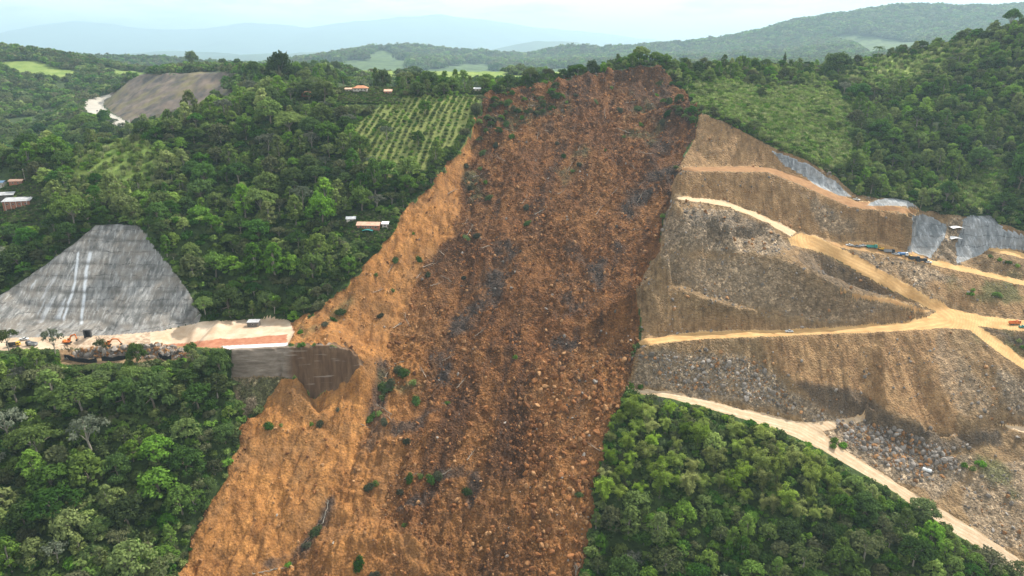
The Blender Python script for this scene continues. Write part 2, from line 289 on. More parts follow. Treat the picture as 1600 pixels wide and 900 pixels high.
NC = 1240
rows = [168.0]
while rows[-1] < 780: rows.append(rows[-1]+(0.28 if 401 < rows[-1] < 434 else 0.84))
while rows[-1] < 33000: rows.append(rows[-1]*1.0055)
rows = np.array(rows); NR = len(rows)
ang = np.linspace(rad(-50), rad(50), NC)
A, R = np.meshgrid(ang, rows)
GX = R*np.sin(A); GY = R*np.cos(A)
GZ = base_h(GX, GY)
def classify(X, Yv, Z, jitter=True):
    px, py, dep = project(np.stack([X, Yv, Z], -1))
    if jitter:
        jx = fbm(X, Yv, 9, 3, 5)*4.5; jy = fbm(X, Yv, 9, 3, 9)*3.5
    else: jx = jy = 0
    z = np.zeros(X.shape, np.int8)
    near = (Yv < 712) & (Yv > 150)
    z[near & inpoly(px+jx*.7, py+jy*.6, QUARRY)] = 2
    jb = fbm(X, Yv, 28, 3, 6)*7 if jitter else 0
    z[near & (Yv < 702) & inpoly(px+jx*2.0+jb*1.2, py+jy*1.3, SLIDE)] = 1
    z[near & (Yv < 520) & inpoly(px+jx*.35, py+jy*.35, CUT)] = 3
    z[(Yv < 470) & inpoly(px+jx*.2, py+jy*.2, PLAT)] = 4
    z[(Yv < 420) & inpoly(px+jx*.2, py+jy*.2, ROCKF)] = 8
    z[(Yv < 420) & inpoly(px+jx*.25+(jx*.8+6*fbm(X, Yv, 3.5, 2, 8))*(px > 450), py+jy*.25+(jy*.8+9*fbm(X, Yv, 3.5, 2, 18))*(px > 450), WALL)] = 5
    for q in (R_MAIN, R_LOW, R_UP, R_ORANGE, R_RIGHT, R_YARD, R_R2, R_R3, R_BENCH):
        z[near & inpoly(px+jx*.3, py+jy*.3, q)] = 6
    for k, q in enumerate(SH): z[near & (Yv < 620) & inpoly(px+jx*.5, py+jy*.5, q)] = 10+k
    fr = (Yv > 780) & (Yv < 1700)
    jf = fbm(X, Yv, 40, 3, 77)*9 if jitter else 0
    z[fr & inpoly(px+jx*.3+jf, py+jy*.3+jf*.5, FAR_CUT)] = 15
    z[fr & inpoly(px, py, FAR_ROAD)] = 16
    z[Yv > 8300] = 17
    return z, px, py, dep
ZN, GPX, GPY, GD = classify(GX, GY, GZ)
# relief of each kind of ground
def mask(*ids): return blur(np.isin(ZN, ids).astype(float), 3)
m_sl, m_q, m_f = mask(1), mask(2), mask(0)
m_c = mask(3)
n25 = fbm(GX, GY, 34, 4, 1); n8 = fbm(GX, GY, 9, 3, 2); n3 = fbm(GX, GY, 3.2, 3, 3, .65)
rid = 1-2*np.abs(fbm(GX*1.0+GY*.25, GY*.42, 16, 4, 4))
rid2 = 1-2*np.abs(fbm(GX, GY*.6, 5.5, 3, 6))
tanbank = sstep(0, 30, 60-dist_line(GPX, GPY, [(745,190),(725,270),(690,330),(650,390),(600,450),(560,500)]))
fl = fbm((GX-.22*GY)/13, GY/95, 1.0, 4, 15); fl2 = fbm((GX-.3*GY)/5, GY/40, 1.0, 3, 16)
bil3 = np.abs(fbm(GX, GY, 4.2, 2, 13))*2; bil6 = np.abs(fbm(GX, GY, 9.5, 2, 14))*2
rough = np.clip(0.55+0.9*fbm(GX, GY, 45, 3, 21)+0.0, .15, 1.3)
TAN0 = [(756,150),(738,185),(745,200),(728,260),(716,320),(700,370),(660,410),(640,470),(612,520),(600,575),(572,660),(556,720),(525,770),(500,830),(430,905),(380,960),(200,960),(285,890),(390,660),(440,590),(400,520),(480,480),(620,350)]
tanm = blur(inpoly(GPX, GPY, TAN0).astype(float), 8); rough = rough*(1-.62*tanm)
GZ += m_sl*(n25*2.8+n8*1.9*rough+n3*(1.9*rough+.25)+(rid-.4)*1.8+(rid2-.4)*1.2*rough+bil3*1.5*rough+bil6*1.3+fl*3.4+fl2*(1.1+.9*tanm))
GZ += m_q*(n25*.9+n8*1.1+n3*.9*rough+(rid2-.4)*.7)
far = sstep(900, 2500, GY)
GZ += m_f*(n25*1.5+n8*.5)*(1-far)+far*(fbm(GX, GY, 520, 5, 31)*22*sstep(1500, 4000, GY))
GZ += sstep(8600, 13000, GY)*fbm(GX, GY, 3600, 6, 33)*190
ledge = ((GZ+n25*2.6+n8*.8+176)/7.4) % 1.0
GZ += m_c*(sstep(.0, .12, ledge)*(1-sstep(.12, 1.0, ledge))*.6+n8*.35+n3*.12)
gul = fbm(GX, GY*.13, 3.2, 3, 12)
qtan = sstep(0, 6, 60-np.hypot((GPX-1360)/2.4, GPY-595))
gul2 = fbm((GX+.12*GY)/4.5, GY/26, 1.0, 4, 19)
GZ += m_q*(gul*1.1*qtan+gul2*1.5*(1-qtan))
GZ += mask(4, 6)*(n3*.06+n25*.25)
GZ += mask(8)*(fbm(GX, GY, 2.2, 3, 41)*1.6+(rid2-.4)*1.2)
GZ += mask(15)*(n25*3+n8*1.5)
GB = blur(GZ, 6); w_ = blur(np.isin(ZN, (4, 6)).astype(float), 2)
GZ = GZ*(1-w_)+GB*w_; del GB
def ground(x, y):                             # ground height at a spot, from the finished grid
    r = math.hypot(x, y); a = math.atan2(x, y)
    j = min(max(int(np.searchsorted(rows, r)), 1), NR-1); i = min(max(int((a-ang[0])/(ang[1]-ang[0])), 0), NC-2)
    fr = (r-rows[j-1])/(rows[j]-rows[j-1]); fa = (a-ang[i])/(ang[1]-ang[0])
    z0 = GZ[j-1, i]*(1-fa)+GZ[j-1, i+1]*fa; z1 = GZ[j, i]*(1-fa)+GZ[j, i+1]*fa
    return float(z0*(1-fr)+z1*fr)
def spot(px, py, t0=150.0):                   # first point of the ground on a line of sight
    d = ray(px, py); d = d/np.linalg.norm(d); t = t0
    while t < 9000:
        p = d*t
        if p[2] <= ground(p[0], p[1]):
            for _ in range(6):
                t -= (0.5**(_+1))*max(.8, t*.004)*(1 if (d*t)[2] <= ground(*(d*t)[:2]) else -1)
            p = d*t
            return Vector((p[0], p[1], ground(p[0], p[1])))
        t += max(.8, t*.004)
    return None

# ------------------------------------------------------------------ materials
def mat(name):
    m = bpy.data.materials.new(name); m.use_nodes = True
    nt = m.node_tree; b = nt.nodes["Principled BSDF"]; b.inputs['Roughness'].default_value = .9
    b.inputs['Specular IOR Level'].default_value = .15
    return m, nt, b
class NT:
    def __init__(s, nt): s.nt = nt; s.pos = nt.nodes.new("ShaderNodeNewGeometry").outputs['Position']
    def noise(s, scale, detail=4, rough=.6, vec=None, sc=None, dist=0):
        n = s.nt.nodes.new("ShaderNodeTexNoise"); n.inputs['Scale'].default_value = scale; n.inputs['Detail'].default_value = detail
        n.inputs['Roughness'].default_value = rough; n.inputs['Distortion'].default_value = dist
        v = vec or s.pos
        if sc:
            m = s.nt.nodes.new("ShaderNodeMapping"); m.inputs['Scale'].default_value = sc; s.nt.links.new(v, m.inputs[0]); v = m.outputs[0]
        s.nt.links.new(v, n.inputs['Vector']); return n.outputs[0]
    def cell(s, scale, sc=None, feature='F1', out='Color'):
        n = s.nt.nodes.new("ShaderNodeTexVoronoi"); n.inputs['Scale'].default_value = scale; n.feature = feature
        n.inputs['Randomness'].default_value = 1.0
        w = s.nt.nodes.new("ShaderNodeTexNoise"); w.inputs['Scale'].default_value = scale*1.7; s.nt.links.new(s.pos, w.inputs['Vector'])
        a = s.nt.nodes.new("ShaderNodeMixRGB"); a.blend_type = 'ADD'; a.inputs[0].default_value = .7/scale; s.nt.links.new(s.pos, a.inputs[1]); s.nt.links.new(w.outputs['Color'], a.inputs[2])
        s.nt.links.new(a.outputs[0], n.inputs['Vector']); return n.outputs[out]
    def chunks(s, c, scale, lo, hi):
        sp = s.nt.nodes.new("ShaderNodeSeparateColor"); s.nt.links.new(s.cell(scale), sp.inputs[0])
        return s.mix(1.0, c, s.ramp(sp.outputs[0], (0.0, lo), (.75, 1.0), (1.0, hi)), 'MULTIPLY')
    def ramp(s, f, *stops):
        r = s.nt.nodes.new("ShaderNodeValToRGB"); e = r.color_ramp.elements
        while len(e) < len(stops): e.new(.5)
        for k, (p, c) in enumerate(stops):
            e[k].position = p; e[k].color = (c, c, c, 1) if isinstance(c, (int, float)) else (*c, 1)
        s.nt.links.new(f, r.inputs[0]); return r.outputs[0]
    def mix(s, f, a, b, mode='MIX'):
        m = s.nt.nodes.new("ShaderNodeMixRGB"); m.blend_type = mode
        for k, v in enumerate((f, a, b)):
            if isinstance(v, (int, float)): m.inputs[k].default_value = v if k == 0 else (v, v, v, 1)
            elif isinstance(v, tuple): m.inputs[k].default_value = (*v, 1)
            else: s.nt.links.new(v, m.inputs[k])
        return m.outputs[0]
    def attr(s, name, out='Fac'):
        a = s.nt.nodes.new("ShaderNodeAttribute"); a.attribute_name = name; return a.outputs[out]
    def math(s, op, a, b=0):
        m = s.nt.nodes.new("ShaderNodeMath"); m.operation = op
        for k, v in enumerate((a, b)):
            if isinstance(v, (int, float)): m.inputs[k].default_value = v
            else: s.nt.links.new(v, m.inputs[k])
        return m.outputs[0]
    def bump(s, h, b, strength=.5, dist=.3, by=None):
        n = s.nt.nodes.new("ShaderNodeBump"); n.inputs['Strength'].default_value = strength; n.inputs['Distance'].default_value = dist
        if by is not None: s.nt.links.new(by, n.inputs['Strength'])
        s.nt.links.new(h, n.inputs['Height']); s.nt.links.new(n.outputs[0], b.inputs['Normal'])
def simple(name, col, var=.25, scale=2.0, rough=.8, spec=.2, metal=0):
    m, nt, b = mat(name); N = NT(nt); b.inputs['Roughness'].default_value = rough; b.inputs['Specular IOR Level'].default_value = spec
    b.inputs['Metallic'].default_value = metal
    f = N.noise(scale, 3)
    c = N.mix(N.ramp(f, (.3, 0.0), (.7, 1.0)), tuple(v*(1-var) for v in col), tuple(min(1, v*(1+var)) for v in col))
    nt.links.new(c, b.inputs['Base Color']); return m

def soil_material():
    m, nt, b = mat("landslide_soil"); N = NT(nt)
    big = N.noise(.022, 5, .62); mid = N.noise(.16, 5, .65); fine = N.noise(.8, 4, .7)
    red = N.mix(N.ramp(mid, (.34, 0.0), (.66, 1.0)), (.082, .034, .011), (.222, .092, .031))
    red = N.mix(N.ramp(big, (.42, 0.0), (.62, 1.0)), red, N.mix(N.ramp(mid, (.3, 0.0), (.7, 1.0)), (.145, .062, .019), (.288, .132, .044)))
    red = N.mix(N.attr('m4'), red, N.mix(N.ramp(mid, (.35, 0.0), (.65, 1.0)), (.036, .018, .010), (.095, .045, .022)))
    tan = N.mix(N.ramp(N.noise(.12, 5, .65), (.33, 0.0), (.66, 1.0)), (0.203, 0.084, 0.023), (0.446, 0.208, 0.062))
    tan = N.mix(N.ramp(N.noise(.30, 5, .7, sc=(1.0, .18, .18)), (.36, .75), (.54, 0.0)), tan, (.15, .068, .024))
    tan = N.mix(N.ramp(N.noise(.035, 5, .65), (.46, 0.0), (.62, .7)), tan, (.20, .105, .042))
    tan = N.mix(N.ramp(N.noise(.5, 4, .7), (.60, 0.0), (.68, .6)), tan, (.07, .04, .02))
    c = N.mix(N.attr('m1'), red, tan)
    grey = N.mix(N.ramp(N.noise(.7, 4, .7), (.35, 0.0), (.65, 1.0)), (.024, .019, .017), (.085, .066, .054))
    c = N.mix(N.attr('m2'), c, grey)
    c = N.mix(N.attr('m3'), c, N.mix(N.ramp(mid, (.4, 0.0), (.6, 1.0)), (.05, .055, .025), (.12, .115, .05)))
    c = N.mix(N.math('MULTIPLY', N.math('SUBTRACT', 1.0, N.math('MULTIPLY', N.attr('m1'), .75)), N.ramp(N.noise(.06, 3, .6), (.35, .15), (.65, .95))), c, N.chunks(N.chunks(c, .42, .62, 1.4), 1.1, .5, 1.8))
    c = N.mix(N.ramp(fine, (.36, .6), (.52, 0.0)), c, N.mix(.6, c, (.02, .011, .007)))
    c = N.mix(N.ramp(N.noise(2.4, 2, .5), (.66, 0.0), (.72, .55)), c, (.30, .155, .075))
    nt.links.new(c, b.inputs['Base Color'])
    N.bump(N.mix(.6, N.noise(.9, 5, .75), N.cell(.75, out='Distance')), b, 1.0, 2.2, N.math('SUBTRACT', 1.0, N.math('MULTIPLY', N.attr('m1'), .65)))
    return m
def quarry_material():
    m, nt, b = mat("quarry_rock"); N = NT(nt)
    mid = N.noise(.14, 5, .65); fine = N.noise(1.3, 4, .7)
    tan = N.mix(N.ramp(mid, (.34, 0.0), (.66, 1.0)), (.215, .118, .052), (.42, .255, .118))
    grey = N.mix(N.ramp(N.noise(.32, 5, .7), (.34, 0.0), (.66, 1.0)), (0.149, 0.112, 0.075), (0.438, 0.330, 0.217))
    brown = N.mix(N.ramp(N.noise(.2, 4, .65), (.34, 0.0), (.66, 1.0)), (.150, .094, .046), (.34, .225, .115))
    c = N.mix(N.attr('m1'), brown, tan)
    ver = N.noise(.42, 5, .7, sc=(1.0, .16, .10))
    c = N.mix(N.ramp(ver, (.34, .75), (.52, 0.0)), c, N.mix(.62, c, (.05, .033, .018)))
    c = N.mix(N.ramp(ver, (.56, 0.0), (.72, .5)), c, (.42, .29, .15))
    c = N.mix(N.attr('m2'), c, grey)
    c = N.mix(N.attr('m3'), c, N.mix(N.ramp(fine, (.4, 0.0), (.6, 1.0)), (.04, .06, .018), (.11, .12, .04)))
    c = N.mix(N.math('ADD', .15, N.math('MULTIPLY', N.attr('m2'), .75)), c, N.chunks(N.chunks(c, .35, .6, 1.5), .9, .5, 1.9))
    c = N.mix(N.ramp(fine, (.36, .6), (.52, 0.0)), c, N.mix(.6, c, (.05, .034, .02)))
    c = N.mix(N.attr('m4'), c, N.mix(N.ramp(fine, (.4, 0.0), (.6, 1.0)), (.030, .028, .027), (.085, .078, .07)))  # painted shade: near-black tone over the steep faces
    c = N.mix(N.ramp(N.noise(1.9, 2, .5), (.66, 0.0), (.72, .6)), c, (.32, .27, .21))
    nt.links.new(c, b.inputs['Base Color'])
    N.bump(N.mix(.6, N.noise(.9, 5, .75), N.cell(.75, out='Distance')), b, 1.0, 1.6)
    return m
def road_material():
    m, nt, b = mat("dirt_road_surface"); N = NT(nt)
    c = N.mix(N.ramp(N.noise(.12, 5, .6), (.35, 0.0), (.65, 1.0)), (0.413, 0.238, 0.090), (0.550, 0.348, 0.150))
    pale = N.mix(N.ramp(N.noise(.2, 5, .6), (.35, 0.0), (.65, 1.0)), (.40, .30, .195), (.52, .41, .29))
    c = N.mix(N.attr('m1'), c, pale)
    orange = N.mix(N.ramp(N.noise(.2, 5, .6), (.35, 0.0), (.65, 1.0)), (.20, .10, .042), (.30, .165, .072))
    c = N.mix(N.attr('m2'), c, orange)
    c = N.mix(N.ramp(N.attr('m3'), (.35, 0.0), (.75, .55)), c, N.mix(.5, c, (.25, .14, .06)))
    c = N.mix(N.ramp(N.noise(.9, 4, .7), (.38, .5), (.55, 0.0)), c, N.mix(.4, c, (.2, .12, .06)))
    nt.links.new(c, b.inputs['Base Color']); N.bump(N.noise(1.2, 4, .7), b, .5, .3); return m
def platform_material():
    m, nt, b = mat("platform_gravel"); N = NT(nt)
    c = N.mix(N.ramp(N.noise(.1, 5, .6), (.35, 0.0), (.65, 1.0)), (.38, .27, .175), (.52, .41, .30))
    c = N.mix(N.attr('m1'), c, N.mix(N.ramp(N.noise(.3, 4), (.4, 0.0), (.6, 1.0)), (.27, .085, .04), (.34, .14, .075)))
    c = N.mix(N.attr('m2'), c, (.52, .52, .51))
    c = N.mix(N.attr('m3'), c, N.mix(N.ramp(N.noise(.5, 4), (.4, 0.0), (.6, 1.0)), (.20, .13, .08), (.46, .36, .26)))
    nt.links.new(c, b.inputs['Base Color']); return m
def concrete_material(name="sprayed_concrete", lo=(.10, .10, .095), hi=(.25, .246, .235), warm=(.215, .185, .15)):
    m, nt, b = mat(name); N = NT(nt)
    st = N.noise(.22, 5, .6, sc=(1.6, .35, .35)); big = N.noise(.05, 4, .6)
    c = N.mix(N.ramp(st, (.36, 0.0), (.62, 1.0)), lo, hi)
    c = N.mix(N.ramp(big, (.45, 0.0), (.62, .7)), c, warm)
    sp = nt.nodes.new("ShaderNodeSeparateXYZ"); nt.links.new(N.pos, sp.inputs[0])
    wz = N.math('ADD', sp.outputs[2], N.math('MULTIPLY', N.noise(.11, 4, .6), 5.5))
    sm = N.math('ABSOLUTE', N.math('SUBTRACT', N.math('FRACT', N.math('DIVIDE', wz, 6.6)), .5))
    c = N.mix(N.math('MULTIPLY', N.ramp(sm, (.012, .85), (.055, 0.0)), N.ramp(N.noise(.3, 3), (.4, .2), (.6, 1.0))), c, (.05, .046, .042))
    c = N.mix(N.ramp(N.noise(.55, 5, .7, sc=(1, .25, .25)), (.52, 0.0), (.66, .75)), c, tuple(min(1, v*1.55) for v in hi))
    c = N.mix(N.ramp(N.noise(.09, 5, .7, sc=(1, .5, .5)), (.54, 0.0), (.66, .6)), c, tuple(v*.6 for v in lo))
    c = N.mix(N.attr('m1'), c, (.46, .485, .51))
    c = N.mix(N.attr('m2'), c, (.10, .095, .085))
    c = N.mix(N.ramp(N.noise(1.4, 4, .7), (.36, .5), (.52, 0.0)), c, N.mix(.5, c, (.06, .055, .05)))
    nt.links.new(c, b.inputs['Base Color']); N.bump(N.noise(.8, 5, .7), b, .6, .5); return m
def wall_material():
    m, nt, b = mat("mud_stained_concrete"); N = NT(nt)
    lay = N.noise(.5, 5, .7, sc=(.16, .16, .7)); ver = N.noise(.4, 4, .6, sc=(1, 1, .06))
    c = N.mix(N.ramp(lay, (.38, 0.0), (.62, 1.0)), (.13, .10, .075), (.25, .205, .16))
    c = N.mix(N.attr('m1'), c, N.mix(N.ramp(ver, (.35, 0.0), (.65, 1.0)), (.085, .048, .027), (.15, .092, .052)))
    c = N.mix(N.ramp(N.noise(.75, 3, .5, sc=(.10, .10, 1.0)), (.62, 0.0), (.70, .4)), c, (.40, .35, .30))
    nt.links.new(c, b.inputs['Base Color']); N.bump(lay, b, .5, .4); return m
def floor_material():
    m, nt, b = mat("undergrowth_floor"); N = NT(nt)
    c = N.mix(N.ramp(N.noise(.25, 5, .7), (.35, 0.0), (.65, 1.0)), (.018, .030, .010), (.055, .085, .022))
    grass = N.mix(N.ramp(N.noise(.05, 5, .7), (.35, 0.0), (.65, 1.0)), (.11, .175, .034), (.22, .27, .066))
    c = N.mix(N.attr('m1'), c, grass)
    c = N.mix(N.attr('m2'), c, N.mix(N.ramp(N.noise(.3, 4), (.4, 0.0), (.6, 1.0)), (.16, .10, .055), (.30, .20, .11)))
    c = N.mix(N.attr('m3'), c, N.mix(N.ramp(N.noise(.02, 5, .7), (.40, 0.0), (.55, 1.0)), (.03, .055, .018), (.075, .115, .035)))
    nt.links.new(c, b.inputs['Base Color']); N.bump(N.noise(.5, 5, .7), b, .8, 1.0); return m
def farcut_material():
    m, nt, b = mat("grey_cut_rock"); N = NT(nt)
    c = N.mix(N.ramp(N.noise(.05, 5, .65, sc=(1, .4, 1)), (.38, 0.0), (.62, 1.0)), (.055, .05, .048), (.15, .115, .09))
    c = N.mix(N.ramp(N.noise(.02, 4, .65), (.48, 0.0), (.62, .7)), c, (.13, .115, .045))
    nt.links.new(c, b.inputs['Base Color']); return m
M_SOIL, M_QUARRY, M_ROAD, M_PLAT, M_CONC, M_WALL, M_FLOOR, M_FCUT = soil_material(), quarry_material(), road_material(), platform_material(), concrete_material(), wall_material(), floor_material(), farcut_material()
M_CONC2 = concrete_material("pale_sprayed_concrete", (.13, .14, .145), (.29, .30, .305), (.22, .21, .195))
M_MOUNT = simple("mountain_forest", (.045, .075, .035), .4, .002)
M_FROAD = simple("far_road_surface", (.36, .33, .28), .1, .02)

# ------------------------------------------------------------------ surface patches (m1..m3 choose between the kinds of ground)
def streak(lines, w, seed, amp=10):
    jx = fbm(GX, GY, 14, 4, seed)*amp; jy = fbm(GX, GY, 14, 4, seed+3)*amp
    r = np.zeros(GX.shape)
    for L in lines: r = np.maximum(r, 1-sstep(w*.25, w, dist_line(GPX+jx, GPY+jy, L)))
    return r
n40 = fbm(GX, GY, 40, 4, 51); n12 = fbm(GX, GY, 12, 4, 52)
A1 = np.zeros(GX.shape); A2 = np.zeros(GX.shape); A3 = np.zeros(GX.shape); A4 = np.zeros(GX.shape)
jx = n12*16; jy = fbm(GX, GY, 12, 4, 53)*12; fs0 = fbm((GX-.25*GY)/16, GY/90, 1.0, 4, 27)
s = ZN == 1
TAN = [(756,150),(738,185),(745,200),(728,260),(716,320),(700,370),(660,410),(640,470),(612,520),(600,575),(572,660),(556,720),(525,770),(500,830),(430,905),(380,960),(200,960),(285,890),(390,660),(440,590),(400,520),(480,480),(620,350)]
t = np.where(inpoly(GPX+jx, GPY+jy, TAN), 1.0, 0.0)
hump = [(500,850),(560,834),(620,832),(660,850),(690,900),(640,900),(630,870),(590,850),(540,850)]
t = np.maximum(t, .75*inpoly(GPX+jx*.6, GPY+jy*.6, hump))
t = np.maximum(t*.95, sstep(.05, .5, n40+.15)*.38*sstep(380, 560, GPY)*(GPX < 960))
tt = blur(t, 4); orange_ = sstep(0, 1, 1-dist_line(GPX+jx*2, GPY+jy*2, [(735,200),(700,380),(640,520),(600,640),(570,760),(560,900)])/(55+.10*np.clip(GPY-300, 0, 600)))*.55+.30*sstep(600, 780, GPY)*(GPX < 780)*sstep(-.4, .4, fs0)
orange_ *= sstep(360, 540, GPY)
A1[s] = np.clip(np.maximum(tt, orange_), 0, 1)[s]
g = streak([[(790,390),(765,450),(720,500),(695,545),(690,590)],[(800,400),(780,440),(760,470)],[(905,460),(890,500),(880,560)],[(960,380),(935,420),(925,470)],[(740,480),(700,540)],[(980,330),(1010,300),(1050,270)]], 26, 61)
g = np.maximum(g*.9, streak([[(690,760),(660,780),(630,800)],[(740,740),(735,790)],[(600,590),(575,650)],[(590,680),(680,650)],[(605,560),(592,640),(576,690),(560,740)],[(514,795),(495,830),(470,865),(420,895)],[(690,740),(730,735)]], 14, 67)*.8)
g = np.maximum(g, sstep(.22, .5, n40)*.5*sstep(640, 730, GPX)*(1-sstep(620, 700, GPY)))
A2[s] = (g*sstep(-.5, .2, n12))[s]
v = streak([[(770,190),(830,185),(880,165)],[(780,215),(800,200)],[(985,200),(1010,215)],[(880,270),(910,240)],[(600,600),(650,600)],[(730,240),(740,300)],[(1000,165),(1030,190)]], 22, 71)*.7
v = np.maximum(v, streak([[(470,515),(520,490),(545,470)]], 14, 73)*.55)
A3[s] = (v*sstep(-.3, .3, n12))[s]
fs = fbm((GX-.25*GY)/22, GY/120, 1.0, 4, 17); fs2 = fbm((GX-.3*GY)/7, GY/30, 1.0, 3, 18)
A4[s] = (np.clip(sstep(-.08, .28, fs+fs2*.45)*.85*sstep(560, 720, GPX+60*fs2)+.25*sstep(.0, .3, n12)*(GPX > 660), 0, .82))[s]
A4[s] = np.maximum(A4, streak([[(768,185),(755,270),(742,345),(730,400)]], 34, 74)*.8*sstep(-.6, .1, n12))[s]
q8 = ZN == 8
A2[q8] = .85; A3[q8] = sstep(-.1, .25, n12)[q8]*.8
q = ZN == 2
QG = [[(1045,330),(1140,330),(1215,365),(1240,395),(1180,398),(1100,388),(1035,395),(1030,360)],[(1000,545),(1080,545),(1180,565),(1240,610),(1340,660),(1420,700),(1540,720),(1460,780),(1340,720),(1250,655),(1150,630),(985,600)],
      [(1030,400),(1200,405),(1300,450),(1400,480),(1330,505),(1200,485),(1100,460),(1040,440)],[(1500,760),(1640,700),(1700,800),(1640,900),(1520,820)],[(1560,580),(1640,600),(1640,660),(1570,640)],[(1470,510),(1500,560),(1560,640),(1500,650),(1460,560)],[(1330,397),(1450,416),(1510,440),(1440,445),(1370,422)],[(1478,352),(1506,343),(1496,412),(1452,402)],[(1255,300),(1330,345),(1340,372),(1280,360)]]
gq = np.zeros(GX.shape)
for k, pg in enumerate(QG): gq = np.maximum(gq, inpoly(GPX+jx, GPY+jy, pg)*(.85, .9, .6, .7, .85, .5, .75, .85, .7)[k])
A2[q] = (blur(gq, 4)*sstep(-.75, .1, n12+.2))[q]
QT = [[(1180,525),(1480,515),(1500,560),(1495,680),(1400,645),(1320,610),(1240,600)],[(1090,175),(1210,230),(1330,310),(1400,330),(1420,390),(1300,380),(1240,360),(1190,330),(1050,300),(1050,270)],[(1450,415),(1640,440),(1640,500),(1500,480),(1430,430)],[(1000,500),(1100,500),(1300,505),(1200,520),(1000,530)]]
tq = np.zeros(GX.shape)
for k, pg in enumerate(QT): tq = np.maximum(tq, inpoly(GPX+jx*.7, GPY+jy*.7, pg)*(1, .75, .7, .5)[k])
A1[q] = np.maximum(blur(tq, 3), sstep(0, .6, n40)*.5)[q]
A3[q] = (streak([[(1500,440),(1570,460),(1600,455)],[(1580,440),(1640,450)],[(1540,520),(1620,550)],[(1540,720),(1600,790)]], 26, 81)*.75*sstep(-.2, .3, n12))[q]
SHADED = [[(1235,592),(1290,602),(1330,606),(1400,652),(1480,684),(1560,668),(1570,692),(1500,702),(1440,700),(1390,690),(1330,652),(1280,632)],[(1075,330),(1130,338),(1200,345),(1170,378),(1110,360),(1075,350)],[(1250,392),(1290,398),(1350,432),(1420,470),(1330,456),(1285,435),(1250,410)],[(1540,512),(1640,560),(1640,530),(1560,516)]]  # shade of the trench, pits and steep cut faces, painted into the rock colour
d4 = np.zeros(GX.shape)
for k, pg in enumerate(SHADED): d4 = np.maximum(d4, inpoly(GPX+jx*.4, GPY+jy*.4, pg)*(.62, .4, .45, .6)[k])
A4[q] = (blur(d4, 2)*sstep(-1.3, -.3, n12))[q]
r = ZN == 6
A1[r] = np.maximum(np.where((GPY > 600) & (GPY < 960), .9, 0), np.where(inpoly(GPX, GPY, R_UP), .75, 0))[r]
A2[r] = np.where(inpoly(GPX, GPY, R_ORANGE), 1, np.where(inpoly(GPX, GPY, R_YARD) | inpoly(GPX, GPY, R_BENCH), .6, 0))[r]
tr = .5+.5*np.sin(dist_line(GPX, GPY, [(1000,540),(1200,525),(1400,513),(1480,500),(1380,424),(1270,372)])*1.35+n12*2)
A3[r] = np.where(inpoly(GPX, GPY, R_LOW), .5+.5*np.sin(dist_line(GPX, GPY, [(985,608),(1100,630),(1200,656),(1250,670),(1340,724),(1440,790),(1520,832),(1600,885)])*1.3+n12*2), np.where(inpoly(GPX, GPY, R_MAIN), tr, .3))[r]
p4 = ZN == 4
A1[p4] = (inpoly(GPX+jx*.3, GPY+jy*.2, [(330,532),(450,522),(450,539),(360,544),(250,545),(240,541)])*.9+.0)[p4]
A2[p4] = (inpoly(GPX, GPY, [(345,541),(450,535.5),(450,542),(360,548)])*.95)[p4]
A3[p4] = ((GPX < 235)*.85*sstep(-.6, .1, n12))[p4]
c3 = ZN == 3
wm = streak([[(124,395),(118,440),(100,500)]], 3, 91, 3); wm = np.maximum(wm, streak([[(140,397),(132,440),(128,505)]], 3.6, 92, 3))
fan = sstep(.1, .5, fbm((GPX+.55*GPY)/9.0, GPY/70.0, 1.0, 3, 95))*inpoly(GPX, GPY, [(120,400),(95,500),(20,510),(30,460),(80,420)])*.75
A1[c3] = np.maximum(wm, fan)[c3]
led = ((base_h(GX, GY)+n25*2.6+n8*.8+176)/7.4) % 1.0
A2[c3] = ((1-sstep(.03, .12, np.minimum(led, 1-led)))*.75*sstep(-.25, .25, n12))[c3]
w5 = ZN == 5
A1[w5] = sstep(-6, 14, GPX-452+n12*8)[w5]
f0 = (ZN == 0)
CLEARX = 0
CLEAR = [[(85,238),(225,210),(258,235),(245,300),(160,312),(110,285)],[(1290,110),(1380,95),(1520,62),(1560,70),(1450,120),(1350,150)],[(1490,310),(1550,250),(1590,240),(1560,300),(1530,335)],[(1068,140),(1120,126),(1200,142),(1290,132),(1335,180),(1335,262),(1300,268),(1230,236),(1150,196),(1085,168)],COFFEE]
gc = np.zeros(GX.shape)
for pg in CLEAR: gc = np.maximum(gc, inpoly(GPX+jx*1.2, GPY+jy*1.0, pg))
gc *= (GY < 900)
past = [[(520,101),(580,92),(640,95),(645,116),(560,118)],[(645,109),(720,101),(800,112),(760,124),(660,122)],[(830,110),(900,105),(960,116),(880,126)],[(590,118),(700,116),(900,118),(960,128),(700,130),(600,128)],[(560,92),(600,76),(620,84),(650,88),(600,96)],[(1285,57),(1330,50),(1400,60),(1442,68),(1430,80),(1370,90),(1330,80)],[(160,105),(240,115),(260,125),(180,120)],[(0,95),(60,95),(130,120),(90,125),(0,110)],[(690,100),(760,98),(790,105),(700,110)],[(500,96),(560,94),(560,100),(500,104)],[(130,215),(200,195),(210,205),(150,225)]]
pz = np.zeros(GX.shape)
for pg in past: pz = np.maximum(pz, inpoly(GPX+n12*3, GPY+n40*3, pg))
pz *= (GY > 900)
A1[f0] = np.where(inpoly(GPX, GPY, COFFEE) & (GY < 760), .8, np.maximum(gc, pz))[f0]
